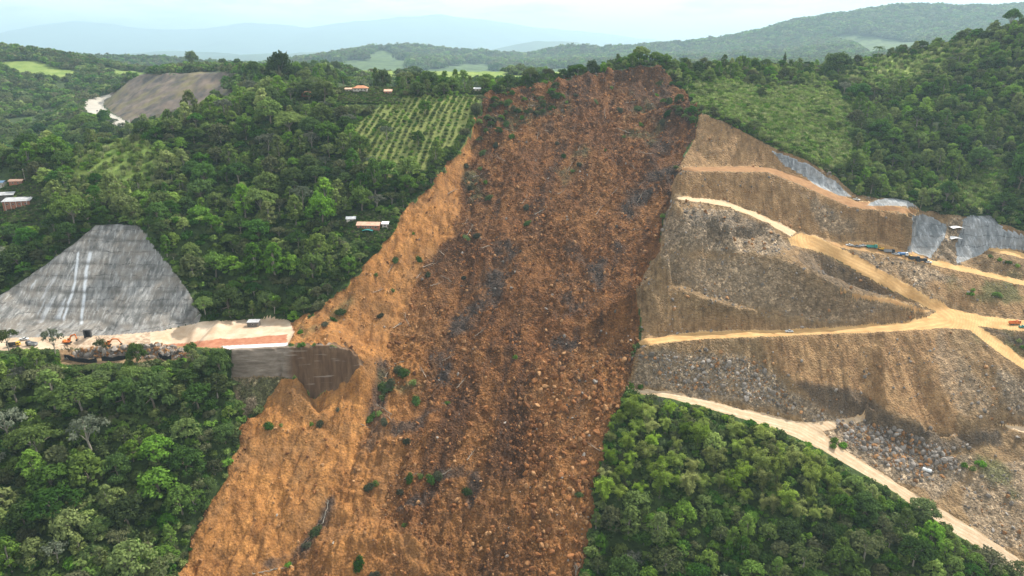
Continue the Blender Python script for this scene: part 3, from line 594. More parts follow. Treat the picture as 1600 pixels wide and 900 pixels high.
A2[f0] = (inpoly(GPX, GPY, [(92,543),(150,540),(300,540),(297,562),(200,568),(95,568)])*.95*(GY < 420)+inpoly(GPX, GPY, COFFEE)*.22*(GY < 760)+streak([[(230,349),(300,344)]], 5, 98, 2)*.6*(GY < 600)+inpoly(GPX+n12*4, GPY+n40*4, [(0,78),(20,80),(40,86),(0,88)])*(GY > 1000))[f0]
A3[f0] = sstep(1400, 2000, GY)[f0]

# ------------------------------------------------------------------ cut the land into its named surfaces
def tag(o, label=None, cat=None, group=None, kind=None):
    if label: o['label'] = label
    if cat: o['category'] = cat
    if group: o['group'] = group
    if kind: o['kind'] = kind
    return o
FZ = ZN[:-1, :-1]
IDX = np.arange(NR*NC).reshape(NR, NC)
def patch(name, ids, m, parent=None):
    sel = np.isin(FZ, ids)
    q = np.stack([IDX[:-1, :-1][sel], IDX[:-1, 1:][sel], IDX[1:, 1:][sel], IDX[1:, :-1][sel]], -1)
    u, inv = np.unique(q.ravel(), return_inverse=True)
    me = bpy.data.meshes.new(name)
    co = np.stack([GX.ravel()[u], GY.ravel()[u], GZ.ravel()[u]], -1).astype(np.float32)
    me.vertices.add(len(u)); me.vertices.foreach_set('co', co.ravel())
    nf = len(q); me.loops.add(nf*4); me.loops.foreach_set('vertex_index', inv.astype(np.int32).ravel())
    me.polygons.add(nf); me.polygons.foreach_set('loop_start', np.arange(0, nf*4, 4, dtype=np.int32))
    me.update(calc_edges=True)
    me.polygons.foreach_set('use_smooth', np.ones(nf, bool))
    for nm, Aq in (('m1', A1), ('m2', A2), ('m3', A3), ('m4', A4)):
        at = me.attributes.new(nm, 'FLOAT', 'POINT'); at.data.foreach_set('value', Aq.ravel()[u].astype(np.float32))
    me.materials.append(m)
    o = bpy.data.objects.new(name, me); COL.objects.link(o)
    if parent: o.parent = parent
    return o
tag(patch("hillside", [0], M_FLOOR), kind='structure')
tag(patch("landslide", [1], M_SOIL), kind='structure')
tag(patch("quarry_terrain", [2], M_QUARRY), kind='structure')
tag(patch("highway_platform", [4], M_PLAT), kind='structure')
tag(patch("dirt_road", [6], M_ROAD), kind='structure')
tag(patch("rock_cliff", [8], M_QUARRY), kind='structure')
tag(patch("far_road", [16], M_FROAD), kind='structure')
tag(patch("rock_cutting", [15], M_FCUT), kind='structure')
tag(patch("mountains", [17], M_MOUNT), kind='structure')
tag(patch("concrete_slope", [3], M_CONC), "large grey sprayed-concrete cut slope with ledges and white streaks", "retaining slope")
tag(patch("retaining_wall", [5], M_WALL), "mud-stained brown retaining wall below the broken end of the highway", "retaining wall")
tag(patch("concrete_slope", [10], M_CONC2), "long narrow diagonal grey sprayed-concrete strip under the forest rim", "retaining slope", "sprayed concrete patches above the quarry")
tag(patch("concrete_slope", [11], M_CONC2), "small low domed grey concrete patch against the forest above the machine yard", "retaining slope", "sprayed concrete patches above the quarry")
tag(patch("concrete_slope", [12], M_CONC2), "bluish grey concrete slope left of the notch with stacked sheds", "retaining slope", "sprayed concrete patches above the quarry")
tag(patch("concrete_slope", [13], M_CONC2), "pale grey concrete slope right of the notch, at the right edge", "retaining slope", "sprayed concrete patches above the quarry")
#PART2
# ------------------------------------------------------------------ vegetation: prototypes
rng = np.random.default_rng(7); random.seed(7)
def leaf_mat(name, c1, c2, trans=.36):
    m = bpy.data.materials.new(name); m.use_nodes = True; nt = m.node_tree
    for n in list(nt.nodes): nt.nodes.remove(n)
    N = NT(nt); oi = nt.nodes.new("ShaderNodeObjectInfo")
    at = N.attr('tone')
    f = N.math('ADD', N.math('MULTIPLY', oi.outputs['Random'], .62), N.math('MULTIPLY', at, .38))
    c = N.mix(f, c1, c2)
    hs = nt.nodes.new("ShaderNodeHueSaturation"); nt.links.new(c, hs.inputs['Color'])
    r2 = N.math('FRACT', N.math('MULTIPLY', oi.outputs['Random'], 17.31))
    nt.links.new(N.math('ADD', .47, N.math('MULTIPLY', r2, .05)), hs.inputs['Hue'])
    r3 = N.math('FRACT', N.math('MULTIPLY', oi.outputs['Random'], 53.7))
    nt.links.new(N.math('ADD', .62, N.math('MULTIPLY', r3, .75)), hs.inputs['Value'])
    nt.links.new(N.math('ADD', .75, N.math('MULTIPLY', r2, .3)), hs.inputs['Saturation'])
    d = nt.nodes.new("ShaderNodeBsdfDiffuse"); t = nt.nodes.new("ShaderNodeBsdfTranslucent"); x = nt.nodes.new("ShaderNodeMixShader")
    x.inputs[0].default_value = trans
    o = nt.nodes.new("ShaderNodeOutputMaterial")
    nt.links.new(hs.outputs[0], d.inputs[0]); nt.links.new(hs.outputs[0], t.inputs[0])
    nt.links.new(d.outputs[0], x.inputs[1]); nt.links.new(t.outputs[0], x.inputs[2]); nt.links.new(x.outputs[0], o.inputs[0])
    return m
L_DARK = leaf_mat("dark_leaves", (0.033, 0.079, 0.015), (0.089, 0.161, 0.028))
L_MID = leaf_mat("green_leaves", (0.061, 0.128, 0.017), (0.144, 0.231, 0.034))
L_LIGHT = leaf_mat("light_leaves", (0.105, 0.186, 0.024), (0.221, 0.314, 0.051))
L_OLIVE = leaf_mat("olive_leaves", (0.069, 0.090, 0.029), (0.133, 0.152, 0.059))
L_BAMB = leaf_mat("bamboo_leaves", (0.123, 0.192, 0.021), (0.273, 0.343, 0.052), .35)
L_CANE = leaf_mat("cane_leaves", (0.149, 0.223, 0.047), (0.297, 0.365, 0.115), .4)
L_PALE = leaf_mat("pale_grey_leaves", (.090, .115, .070), (.150, .165, .110))
L_WILT = leaf_mat("wilted_leaves", (.045, .060, .030), (.105, .100, .055))
M_BARK = simple("grey_bark", (.20, .165, .125), .3, 1.5)
M_PALEBARK = simple("pale_bark", (.26, .23, .185), .2, 1.5)
M_LOG = simple("bleached_wood", (.27, .215, .165), .3, 1.5)

def raw_mesh(name, V, Q, m, tone=None):
    me = bpy.data.meshes.new(name)
    me.vertices.add(len(V)); me.vertices.foreach_set('co', np.asarray(V, np.float32).ravel())
    Q = np.asarray(Q, np.int32); nf, k = Q.shape
    me.loops.add(nf*k); me.loops.foreach_set('vertex_index', Q.ravel())
    me.polygons.add(nf); me.polygons.foreach_set('loop_start', np.arange(0, nf*k, k, dtype=np.int32)); me.update(calc_edges=True)
    if tone is not None:
        at = me.attributes.new('tone', 'FLOAT', 'POINT'); at.data.foreach_set('value', np.asarray(tone, np.float32))
    me.materials.append(m); return me
def cards(C, Nn, size, aspect=.62, r=rng):
    n = len(C)
    t = r.normal(size=(n, 3)); t -= (t*Nn).sum(1)[:, None]*Nn; t /= np.linalg.norm(t, axis=1)[:, None]+1e-9
    b = np.cross(Nn, t)
    s = (size*r.uniform(.6, 1.35, n))[:, None] if np.ndim(size) == 0 else size[:, None]
    V = np.stack([C-t*s, C-b*s*aspect+Nn*s*.12, C+t*s-Nn*s*.15, C+b*s*aspect+Nn*s*.05], 1)     # pointed leaf spray
    return V.reshape(-1, 3), np.arange(4*n).reshape(n, 4)
def crown_mesh(name, lobes, leaf, m, cover=1.25, seed=0, up=-.45, inner=.25):
    r = np.random.default_rng(seed); Cs, Ns, Ts = [], [], []
    for (cx, cyy, cz, rx, rz) in lobes:
        n = int(cover*2*math.pi*rx*(rx+rz)*.62/(leaf*leaf*.95))
        d = r.normal(size=(n*2, 3)); d /= np.linalg.norm(d, axis=1)[:, None]; d = d[d[:, 2] > up][:n]
        bumps = 1+.26*np.sin(d[:, 0]*7+cx*3)*np.sin(d[:, 1]*7+cyy)*np.sin(d[:, 2]*6+2)
        k = np.where(r.random(len(d)) < inner, r.uniform(.45, .85, len(d)), np.where(r.random(len(d)) < .14, r.uniform(1.05, 1.38, len(d)), r.uniform(.84, 1.08, len(d))))*bumps
        C = np.array([cx, cyy, cz])+d*np.array([rx, rx, rz])*k[:, None]
        nn = d+r.normal(size=d.shape)*.55+np.array([0, 0, .35]); nn /= np.linalg.norm(nn, axis=1)[:, None]
        Cs.append(C); Ns.append(nn); Ts.append(np.full(len(d), r.random()))
    C = np.concatenate(Cs); Nn = np.concatenate(Ns); T = np.concatenate(Ts)*.7+r.random(len(C))*.3
    V, Q = cards(C, Nn, leaf, r=r)
    return raw_mesh(name, V, Q, m, np.repeat(T, 4))
def tube_geo(path, radii, n=6):
    V, Q = [], []
    path = [np.asarray(p, float) for p in path]
    for i, p in enumerate(path):
        d = path[min(i+1, len(path)-1)]-path[max(i-1, 0)]; d /= np.linalg.norm(d)+1e-9
        a = np.cross(d, (0, 0, 1) if abs(d[2]) < .9 else (1, 0, 0)); a /= np.linalg.norm(a); b = np.cross(d, a)
        for k in range(n):
            w = 2*math.pi*k/n; V.append(p+radii[i]*(a*math.cos(w)+b*math.sin(w)))
    for i in range(len(path)-1):
        for k in range(n): Q.append((i*n+k, i*n+(k+1) % n, (i+1)*n+(k+1) % n, (i+1)*n+k))
    return V, Q
def tubes_mesh(name, tubes, m, n=6):
    V, Q = [], []
    for path, radii in tubes:
        v, q = tube_geo(path, radii, n); o = len(V); V += v; Q += [tuple(i+o for i in f) for f in q]
    return raw_mesh(name, np.array(V), Q, m)
def tree_proto(kind, R, H, m, seed, bark, leaf=.62, flat=False, depth=.5):
    """Crown of separate leafy clumps carried by limbs of a tapered trunk."""
    r = random.Random(seed); lobes, limbs = [], []
    n = {'round': 30, 'umbrella': 34, 'tall': 22, 'sparse': 15}[kind]
    fork = H*{'round': .38, 'umbrella': .42, 'tall': .2, 'sparse': .4}[kind]
    top = H
    for i in range(n):
        a = i*2.399+r.uniform(-.4, .4); f = math.sqrt((i+.5)/n)
        if kind == 'umbrella':
            x, y = R*.82*f*math.cos(a), R*.82*f*math.sin(a); z = top-R*.16-R*.42*f*f+r.uniform(-.07, .07)*R; lr = R*r.uniform(.13, .26); lz = lr*.62
        elif kind == 'tall':
            z = fork+(top-fork)*(i+.8)/n; w = math.sin(math.pi*min(.95, .18+.8*(i+.5)/n)); x, y = R*.62*w*math.cos(a), R*.62*w*math.sin(a); lr = R*r.uniform(.2, .38); lz = lr*.85; z -= lz*.6
        elif kind == 'sparse':
            x, y = R*.8*f*math.cos(a), R*.8*f*math.sin(a); z = top-R*.3-(R*.7)*f*r.uniform(.3, 1.1); lr = R*r.uniform(.18, .30); lz = lr*.7
        else:
            q_ = R*.8*f*r.uniform(.8, 1.15); x, y = q_*math.cos(a), q_*math.sin(a); z = top-R*.25-R*1.15*f*f*r.uniform(.6, 1.2)+R*r.uniform(-.1, .1); lr = R*r.uniform(.14, .31); lz = lr*.8
        lobes.append((x, y, z, lr, lz))
    tr = H*.022+.08
    lean = (r.uniform(-.04, .04)*H, r.uniform(-.04, .04)*H)
    limbs.append(([(0, 0, -1.2), (lean[0]*.3, lean[1]*.3, fork*.5), (lean[0], lean[1], fork), (lean[0]*1.1, lean[1]*1.1, top*.86)], [tr*1.35, tr, tr*.8, tr*.25]))
    for (x, y, z, lr, lz) in lobes[::4]:
        limbs.append(([(lean[0], lean[1], fork*.92), (x*.5+lean[0]*.5, y*.5+lean[1]*.5, fork+(z-fork)*.62), (x*.95, y*.95, z)], [tr*.5, tr*.32, tr*.1]))
    cm = crown_mesh("tree_crown", lobes, leaf, m, cover=.62 if kind == 'sparse' else .95, seed=seed)
    return dict(crown=cm, trunk=tubes_mesh("tree_trunk", limbs, bark), R=R, H=H, kind=kind)
PROTO = [
    dict(tree_proto('round', 7.5, 14, L_MID, 1, M_BARK), name='broadleaf_tree', adj='round-crowned mid green', cat='tree'),
    dict(tree_proto('round', 8.5, 15, L_DARK, 2, M_BARK), name='broadleaf_tree', adj='broad dark green', cat='tree'),
    dict(tree_proto('round', 6.5, 12, L_OLIVE, 3, M_PALEBARK), name='broadleaf_tree', adj='olive brown-tinged', cat='tree'),
    dict(tree_proto('umbrella', 11, 16, L_MID, 4, M_PALEBARK), name='umbrella_tree', adj='wide flat-topped green', cat='tree'),
    dict(tree_proto('umbrella', 9.5, 15, L_DARK, 5, M_PALEBARK), name='umbrella_tree', adj='dark flat-topped', cat='tree'),
    dict(tree_proto('tall', 5.0, 17, L_MID, 6, M_PALEBARK), name='tall_tree', adj='tall slim mid green', cat='tree'),
    dict(tree_proto('tall', 5.5, 15, L_LIGHT, 7, M_PALEBARK), name='tall_tree', adj='tall light green', cat='tree'),
    dict(tree_proto('sparse', 7, 15, L_PALE, 8, M_PALEBARK), name='sparse_tree', adj='thin pale grey-green', cat='tree'),
    dict(tree_proto('round', 6.5, 11, L_LIGHT, 9, M_BARK), name='broadleaf_tree', adj='bright light green', cat='tree'),
    dict(tree_proto('sparse', 8, 14, L_OLIVE, 10, M_PALEBARK), name='sparse_tree', adj='sparse-leaved olive', cat='tree'),
]
def bamboo_proto(seed, R=5.5, H=13.0):
    r = np.random.default_rng(seed); tubes, C, Nn, T = [], [], [], []
    for k in range(17):
        a = r.uniform(0, 2*math.pi); out = R*r.uniform(.3, 1.1); h = H*r.uniform(.6, 1.08); b = r.uniform(0, .7, 2); tone = r.random()
        ca, sa = math.cos(a), math.sin(a)
        p = [np.array([b[0]*ca, b[1]*sa, -.6]), np.array([.2*out*ca, .2*out*sa, h*.55]), np.array([.58*out*ca, .58*out*sa, h*.95]), np.array([out*ca, out*sa, h*.83])]
        if k % 2 == 0: tubes.append((p, [.09, .08, .05, .02]))
        for j in range(150):
            u = 3*r.beta(2.4, 1.2); i = min(2, int(u)); q = p[i]+(p[i+1]-p[i])*(u-i); w = .30+.34*math.sin(math.pi*min(1, u/3))
            C.append(q+r.normal(size=3)*(w, w, w*.9)-(0, 0, .25*r.random())); v = r.normal(size=3)*.55+(ca*.4, sa*.4, .9); Nn.append(v/np.linalg.norm(v)); T.append(min(1, .5*tone+.5*u/3))
    V, Q = cards(np.array(C), np.array(Nn), .46, .30, r)
    return dict(crown=raw_mesh("bamboo_foliage", V, Q, L_BAMB, np.repeat(T, 4)), trunk=tubes_mesh("bamboo_culms", tubes, M_BARK, 4), R=R, H=H, name='bamboo_clump', adj='yellow-green arching', cat='bamboo')
BAMB = [bamboo_proto(21), bamboo_proto(22, 4.6, 14)]
def shrub_mesh(seed, R, H, m, leaf=.38, name="shrub_foliage", n=6):
    r = random.Random(seed)
    lobes = [(r.uniform(-.5, .5)*R, r.uniform(-.5, .5)*R, H*r.uniform(.3, .65), R*r.uniform(.35, .6), H*r.uniform(.25, .4)) for _ in range(n)]
    return crown_mesh(name, lobes, leaf, m, cover=1.0, seed=seed, up=-.6)
def tuft_mesh(seed, H=2.6, m=None, n=60, R=1.3):
    r = np.random.default_rng(seed); V, Q = [], []
    for k in range(n):
        a = r.uniform(0, 6.283); b = np.array([r.normal()*R*.45, r.normal()*R*.45, -.1]); h = H*r.uniform(.6, 1.1); o = h*r.uniform(.1, .5)
        w = np.array([-math.sin(a), math.cos(a), 0])*.13; d = np.array([math.cos(a), math.sin(a), 0])
        m1 = b+d*o*.3+np.array([0, 0, h*.7]); t = b+d*o+np.array([0, 0, h])
        i = len(V); V += [b-w, b+w, m1+w, m1-w, t+w*.2, t-w*.2]; Q += [(i, i+1, i+2, i+3), (i+3, i+2, i+4, i+5)]
    return raw_mesh("grass_blades", np.array(V), Q, m, np.repeat(r.random(n), 6))
SHRUB = [shrub_mesh(31, 2.2, 2.6, L_DARK), shrub_mesh(32, 2.0, 2.2, L_MID), shrub_mesh(33, 1.8, 2.4, L_LIGHT), shrub_mesh(34, 2.4, 3.0, L_OLIVE)]
TUFT = [tuft_mesh(41, 2.8, L_CANE), tuft_mesh(42, 2.2, L_LIGHT)]
BUSH = [shrub_mesh(51, 1.9, 2.3, L_LIGHT, .36, "coffee_foliage"), shrub_mesh(52, 1.8, 2.1, L_MID, .36, "coffee_foliage")]
def palm_proto(seed):
    r = np.random.default_rng(seed); C, Nn = [], []; H = 11
    for k in range(16):
        a = k*2.4; el = r.uniform(-.1, .9)
        for j in range(26):
            u = (j+1)/26; x = 4.2*u; z = H+x*math.sin(el)*.8-2.6*u*u
            for s in (-1, 1):
                C.append((x*math.cos(a)-s*.35*math.sin(a)*(1-u*.5), x*math.sin(a)+s*.35*math.cos(a)*(1-u*.5), z)); v = np.array([r.normal()*.3, r.normal()*.3, 1]); Nn.append(v/np.linalg.norm(v))
    V, Q = cards(np.array(C), np.array(Nn), .42, .35, r)
    return dict(crown=raw_mesh("palm_fronds", V, Q, L_MID, np.full(len(V), .5)), trunk=tubes_mesh("palm_trunk", [([(0, 0, -1), (.2, 0, 5), (0, .2, H)], [.28, .2, .16])], M_PALEBARK), R=4.2, H=H, name='palm_tree', adj='slender', cat='palm')
PALM = palm_proto(61)
def cypress_proto():
    lobes = [(0, 0, 2+1.5*i, 2.0*math.sin(math.pi*(.25+.72*i/10)), 1.6) for i in range(11)]
    return dict(crown=crown_mesh("cypress_foliage", lobes, .5, L_DARK, 1.2, 62), trunk=tubes_mesh("cypress_trunk", [([(0, 0, -1), (0, 0, 15)], [.3, .1])], M_BARK), R=2.2, H=18, name='cypress_tree', adj='narrow dark', cat='tree')
CYP = cypress_proto()
def bare_proto(seed, R=9, H=13, m=None):
    r = random.Random(seed); tubes = []
    def grow(p, d, L, rad_, lev):
        q = [p]; dd = Vector(d)
        for k in range(3):
            dd = (dd+Vector((r.uniform(-.25, .25), r.uniform(-.25, .25), r.uniform(-.1, .2)))).normalized(); q.append(Vector(q[-1])+dd*L/3)
        tubes.append(([tuple(v) for v in q], [rad_, rad_*.85, rad_*.7, rad_*.5]))
        if lev:
            for _ in range(4 if lev > 1 else 3):
                nd = (dd+Vector((r.uniform(-1, 1), r.uniform(-1, 1), r.uniform(-.2, .6)))*.9).normalized(); grow(q[r.choice((2, 3, 3))], nd, L*.66, rad_*.55, lev-1)
    grow(Vector((0, 0, -1)), Vector((.1, 0, 1)), H*.42, .34, 3)
    return tubes_mesh("bare_branches", tubes, m or M_PALEBARK, 5)
BARE = bare_proto(71)

def mesh_obj(name, me, parent=None, loc=None, rot=None, scl=None):
    o = bpy.data.objects.new(name, me); COL.objects.link(o)
    if parent: o.parent = parent
    if loc is not None: o.location = loc
    if rot is not None: o.rotation_euler = rot
    if scl is not None: o.scale = scl
    return o
def empty(name, loc, rz=0, scl=None):
    o = bpy.data.objects.new(name, None); COL.objects.link(o); o.location = loc; o.rotation_euler = (0, 0, rz); o.empty_display_size = .1
    if scl is not None: o.scale = scl
    return o
def plant(p, loc, s, rz, label, group, cat=None):
    """One tree: an empty at its foot with trunk and crown."""
    e = empty(p['name'], loc, rz, (s[0], s[0], s[1]))
    mesh_obj("trunk", p['trunk'], e); mesh_obj("crown", p['crown'], e)
    tag(e, label, cat or p['cat'], group); return e
def scatter(name, meshes, Pp, ROT, SCL, IX, kind='stuff'):
    """Uncountable plants or stones: one object that instances a few meshes on its own vertices."""
    me = bpy.data.meshes.new(name); n = len(Pp)
    me.vertices.add(n); me.vertices.foreach_set('co', np.asarray(Pp, np.float32).ravel())
    for nm, ty, key, a in (('rot', 'FLOAT_VECTOR', 'vector', ROT), ('scl', 'FLOAT_VECTOR', 'vector', SCL), ('idx', 'INT', 'value', IX)):
        at = me.attributes.new(nm, ty, 'POINT'); at.data.foreach_set(key, np.asarray(a, np.int32 if ty == 'INT' else np.float32).ravel())
    o = bpy.data.objects.new(name, me); COL.objects.link(o)
    ng = bpy.data.node_groups.new(name+"_nodes", 'GeometryNodeTree')
    ng.interface.new_socket("Geometry", in_out='INPUT', socket_type='NodeSocketGeometry'); ng.interface.new_socket("Geometry", in_out='OUTPUT', socket_type='NodeSocketGeometry')
    gi = ng.nodes.new('NodeGroupInput'); go = ng.nodes.new('NodeGroupOutput'); jn = ng.nodes.new('GeometryNodeJoinGeometry')
    def na(nm, ty):
        a = ng.nodes.new('GeometryNodeInputNamedAttribute'); a.data_type = ty; a.inputs[0].default_value = nm
        return [s for s in a.outputs if s.enabled][0]
    r_, s_, i_ = na('rot', 'FLOAT_VECTOR'), na('scl', 'FLOAT_VECTOR'), na('idx', 'INT')
    for k, ms in enumerate(meshes):
        po = bpy.data.objects.new(name+"_source", ms)
        oi = ng.nodes.new('GeometryNodeObjectInfo'); oi.inputs['Object'].default_value = po
        ip = ng.nodes.new('GeometryNodeInstanceOnPoints'); cp = ng.nodes.new('FunctionNodeCompare'); cp.data_type = 'INT'; cp.operation = 'EQUAL'
        ia, ib = [s for s in cp.inputs if s.enabled][:2]
        ib.default_value = k; ng.links.new(i_, ia)
        ng.links.new(gi.outputs[0], ip.inputs['Points']); ng.links.new(cp.outputs[0], ip.inputs['Selection'])
        ng.links.new(oi.outputs['Geometry'], ip.inputs['Instance']); ng.links.new(r_, ip.inputs['Rotation']); ng.links.new(s_, ip.inputs['Scale'])
        ng.links.new(ip.outputs[0], jn.inputs[0])
    ng.links.new(jn.outputs[0], go.inputs[0])
    md = o.modifiers.new("scatter", 'NODES'); md.node_group = ng
    return tag(o, kind=kind)
def rotz(n): return np.stack([np.zeros(n), np.zeros(n), rng.uniform(0, 6.283, n)], -1)
def grid_at(x, y, F):                                # value of a grid field at many spots
    r = np.hypot(x, y); a = np.arctan2(x, y)
    j = np.clip(np.searchsorted(rows, r), 0, NR-1); i = np.clip(np.round((a-ang[0])/(ang[1]-ang[0])).astype(int), 0, NC-1)
    return F[j, i]

# ------------------------------------------------------------------ forest
def candidates(n, x0, x1, y0, y1):
    x = rng.uniform(x0, x1, n); y = rng.uniform(y0, y1, n)
    ok = (np.hypot(x, y) > 175) & (np.abs(np.arctan2(x, y)) < rad(49.5))
    x, y = x[ok], y[ok]
    z = grid_at(x, y, GZ); zn = grid_at(x, y, ZN); px, py, dep = project(np.stack([x, y, z], -1))
    return x, y, z, zn, px, py, dep
HOUSES = [[(-40,272),(45,268),(70,296),(68,345),(-40,352)],[(534,330),(616,336),(616,376),(556,382),(534,360)],[(526,124),(592,124),(626,134),(626,162),(526,162)],[(470,142),(492,142),(492,154),(470,154)],[(714,132),(756,134),(756,147),(714,145)]]
BANK = [(95,541),(150,536),(290,534),(296,560),(250,562),(200,566),(95,568)]
NOFOREST = [BANK, R_LOW, PLAT, WALL, R_MAIN]
OPEN = [CLEAR[0], CLEAR[1], CLEAR[2], CLEAR[3]]
BAMBZ = [(955,660),(1000,630),(1100,650),(1200,680),(1270,720),(1330,790),(1290,830),(1180,800),(1100,780),(1000,800),(940,790)]
cells = {}
def free(x, y, r, k=.78):
    cx, cyy = int(x//12), int(y//12)
    for i in range(cx-2, cx+3):
        for j in range(cyy-2, cyy+3):
            for (a, b, q) in cells.get((i, j), ()):
                if (a-x)**2+(b-y)**2 < (k*(r+q))**2: return False
    cells.setdefault((cx, cyy), []).append((x, y, r)); return True
TREES = []                                           # (proto, x, y, z, scale, hscale, px, py, dep)
SPECIAL = []
def special(p, px, Y, s, hs, label, group=None, rz=None, base=None):
    d = ray(px, 400); x = d[0]*Y/d[1]
    for _ in range(4):                               # x so that the foot projects onto that column
        z = ground(x, Y); q, _p, dep = project(np.array([x, Y, z])); x += (px-float(q))*float(dep)/FPX
    z = ground(x, Y); cells.setdefault((int(x//12), int(Y//12)), []).append((x, Y, p['R']*s*.8))
    SPECIAL.append(plant(p, (x, Y, z-.2), (s, hs), rng.uniform(0, 6) if rz is None else rz, label, group))
special(PROTO[1], 302, 1340, 1.7, 2.3, "tall dark tree standing alone on the skyline above the purple road cutting")
special(PROTO[1], 441, 800, 2.0, 3.1, "huge round dark tree rising over the ridge left of the farm houses")
special(PROTO[1], 600, 735, 1.15, 1.5, "dense dark tree behind the orange-roofed ridge house", "dark trees behind the ridge house")
special(PROTO[1], 632, 728, 1.25, 1.25, "dense dark tree behind the orange-roofed ridge house", "dark trees behind the ridge house")
special(PROTO[5], 588, 742, .9, 1.35, "slim tall tree at the left end of the dark clump behind the ridge house")
special(PROTO[5], 712, 725, 1.0, 1.25, "slim tree by the white ridge huts near the landslide's left tip")
special(CYP, 1224, 785, 1.0, 1.1, "narrow dark cypress alone on the right-hand ridge")
special(PALM, 1370, 800, 1.5, 1.35, "small-headed lone tree on the bare grassy right ridge", base=None)
special(PROTO[4], 1577, 762, .95, 1.5, "flat-topped tree with a tall bare trunk on the skyline at the far right")
special(PROTO[1], 1308, 770, 2.1, 1.7, "very wide dark bushy tree on the ridge right of the cypress")
special(PROTO[4], 1476, 540, .85, 1.35, "dark flat-topped tree above the notch between the grey concrete slopes")
special(PROTO[1], 1588, 545, 1.2, 2.4, "towering dark tree at the right edge above the concrete slope", "towering dark trees at the right edge")
special(PROTO[1], 1612, 560, 1.2, 2.8, "towering dark tree at the right edge above the concrete slope", "towering dark trees at the right edge")
special(PROTO[3], 1000, 722, .9, 1.25, "pale open-crowned tree at the highest point of the landslide crest")
special(PROTO[5], 965, 718, .8, .95, "slim tree on the crest just left of its highest tree")
special(PROTO[3], 455, 610, 1.45, 1.4, "very wide flat-topped tree in the middle of the left forest slope")
special(PROTO[7], 488, 590, 1.1, 1.3, "pale grey-leaved tree on the left forest slope below the coffee field")
special(PROTO[3], 410, 520, 1.3, 1.5, "wide flat-topped tree in the forest right of the grey concreted cut")
special(PROTO[3], 130, 350, 1.5, 1.35, "broad flat-topped bright tree in the lower left forest below the rubble bank")
special(PROTO[3], 60, 322, 1.25, 1.3, "wide flat-topped tree at the left edge of the lower left forest")
special(PROTO[4], 90, 290, 1.5, 1.2, "broad dark flat-topped tree near the lower left corner")
special(PROTO[1], 345, 382, .9, 1.35, "tall dark tree at the corner of the brown retaining wall")
special(PROTO[0], 215, 384, .85, 1.2, "green tree standing in front of the rubble bank")
special(PROTO[7], 88, 389, .9, 1.5, "thin tall tree standing in front of the grey concrete slope")
special(PROTO[9], 162, 390, .55, 1.1, "sparse slender tree in front of the concrete slope's foot")
special(PROTO[9], 15, 392, .9, 1.2, "sparse tree beside the parked trucks at the left edge")
special(PROTO[1], 1440, 316, 1.1, .95, "round dark tree leaning over the pale lower road")
special(PROTO[9], 1545, 290, 1.1, 1.0, "sparse tree hiding the end of the pale lower road")
special(PROTO[9], 1590, 287, 1.0, 1.0, "sparse tree in the lower right corner")
special(PROTO[9], 1040, 296, 1.5, 1.25, "large olive tree with grey limbs at the bottom of the bamboo slope")
for (a, Yc, k, s_, h_) in ((338,905,0,1.2,1.3),(356,925,1,1.1,1.4),(378,940,5,1.1,1.1),(398,900,1,1.3,1.3),(418,930,0,1.2,1.5),(462,880,3,1.1,1.5),(478,905,1,1.0,1.4),(497,930,0,1.3,1.2),(515,900,5,1.0,1.2),(538,915,1,1.1,1.3),(668,760,3,.9,1.3),(690,765,7,.9,1.4),(735,750,5,.9,1.1),(655,775,5,.8,1.2)):
    special(PROTO[k], a, Yc, s_, h_, f"tall {PROTO[k]['adj']} tree on the ridge skyline left of the landslide", f"{PROTO[k]['adj']} ridge skyline trees")
for (a, Yc) in ((350,1290),(372,1300),(492,1240),(509,1250),(526,1235)):
    special(PROTO[1], a, Yc, 1.25, 1.4, "small dark round tree on the far skyline behind the ridge", "round trees on the far skyline")
for (a, Yc, k, s_) in [(q, Yq, rng.choice([0, 1, 5, 3, 8, 1, 9, 0]), rng.uniform(.7, 1.15)) for q, Yq in zip(np.arange(768, 1075, 7.5), np.interp(np.arange(768, 1075, 7.5), [768, 800, 850, 900, 950, 1000, 1035, 1075], [676, 683, 690, 698, 706, 712, 710, 700]))]:
    special(PROTO[k], a+rng.normal()*2, Yc+rng.uniform(0, 7), s_*.8, s_*rng.uniform(.75, 1.1), f"{PROTO[k]['adj']} tree lining the crest above the landslide", f"{PROTO[k]['adj']} crest trees")
x, y, z, zn, px, py, dep = candidates(62000, -760, 800, 200, 1000)
inview = (px > -150) & (px < 1790) & (py > 30) & (py < 985) & (zn == 0)
rr_ = fbm(x, y, 60, 3, 201)
order = np.argsort(rng.random(len(x)))
opened = np.zeros(len(x), bool)
for pg in OPEN: opened |= inpoly(px, py, pg) & (y < 830)
opened |= inpoly(px, py, COFFEE) & (y < 700)
inb = inpoly(px, py, BAMBZ) & (y < 420)
order = np.concatenate([order[inb[order]], order[~inb[order]]])
CL = [x, y, z, zn, px, py, dep]
BAMBOOS = []
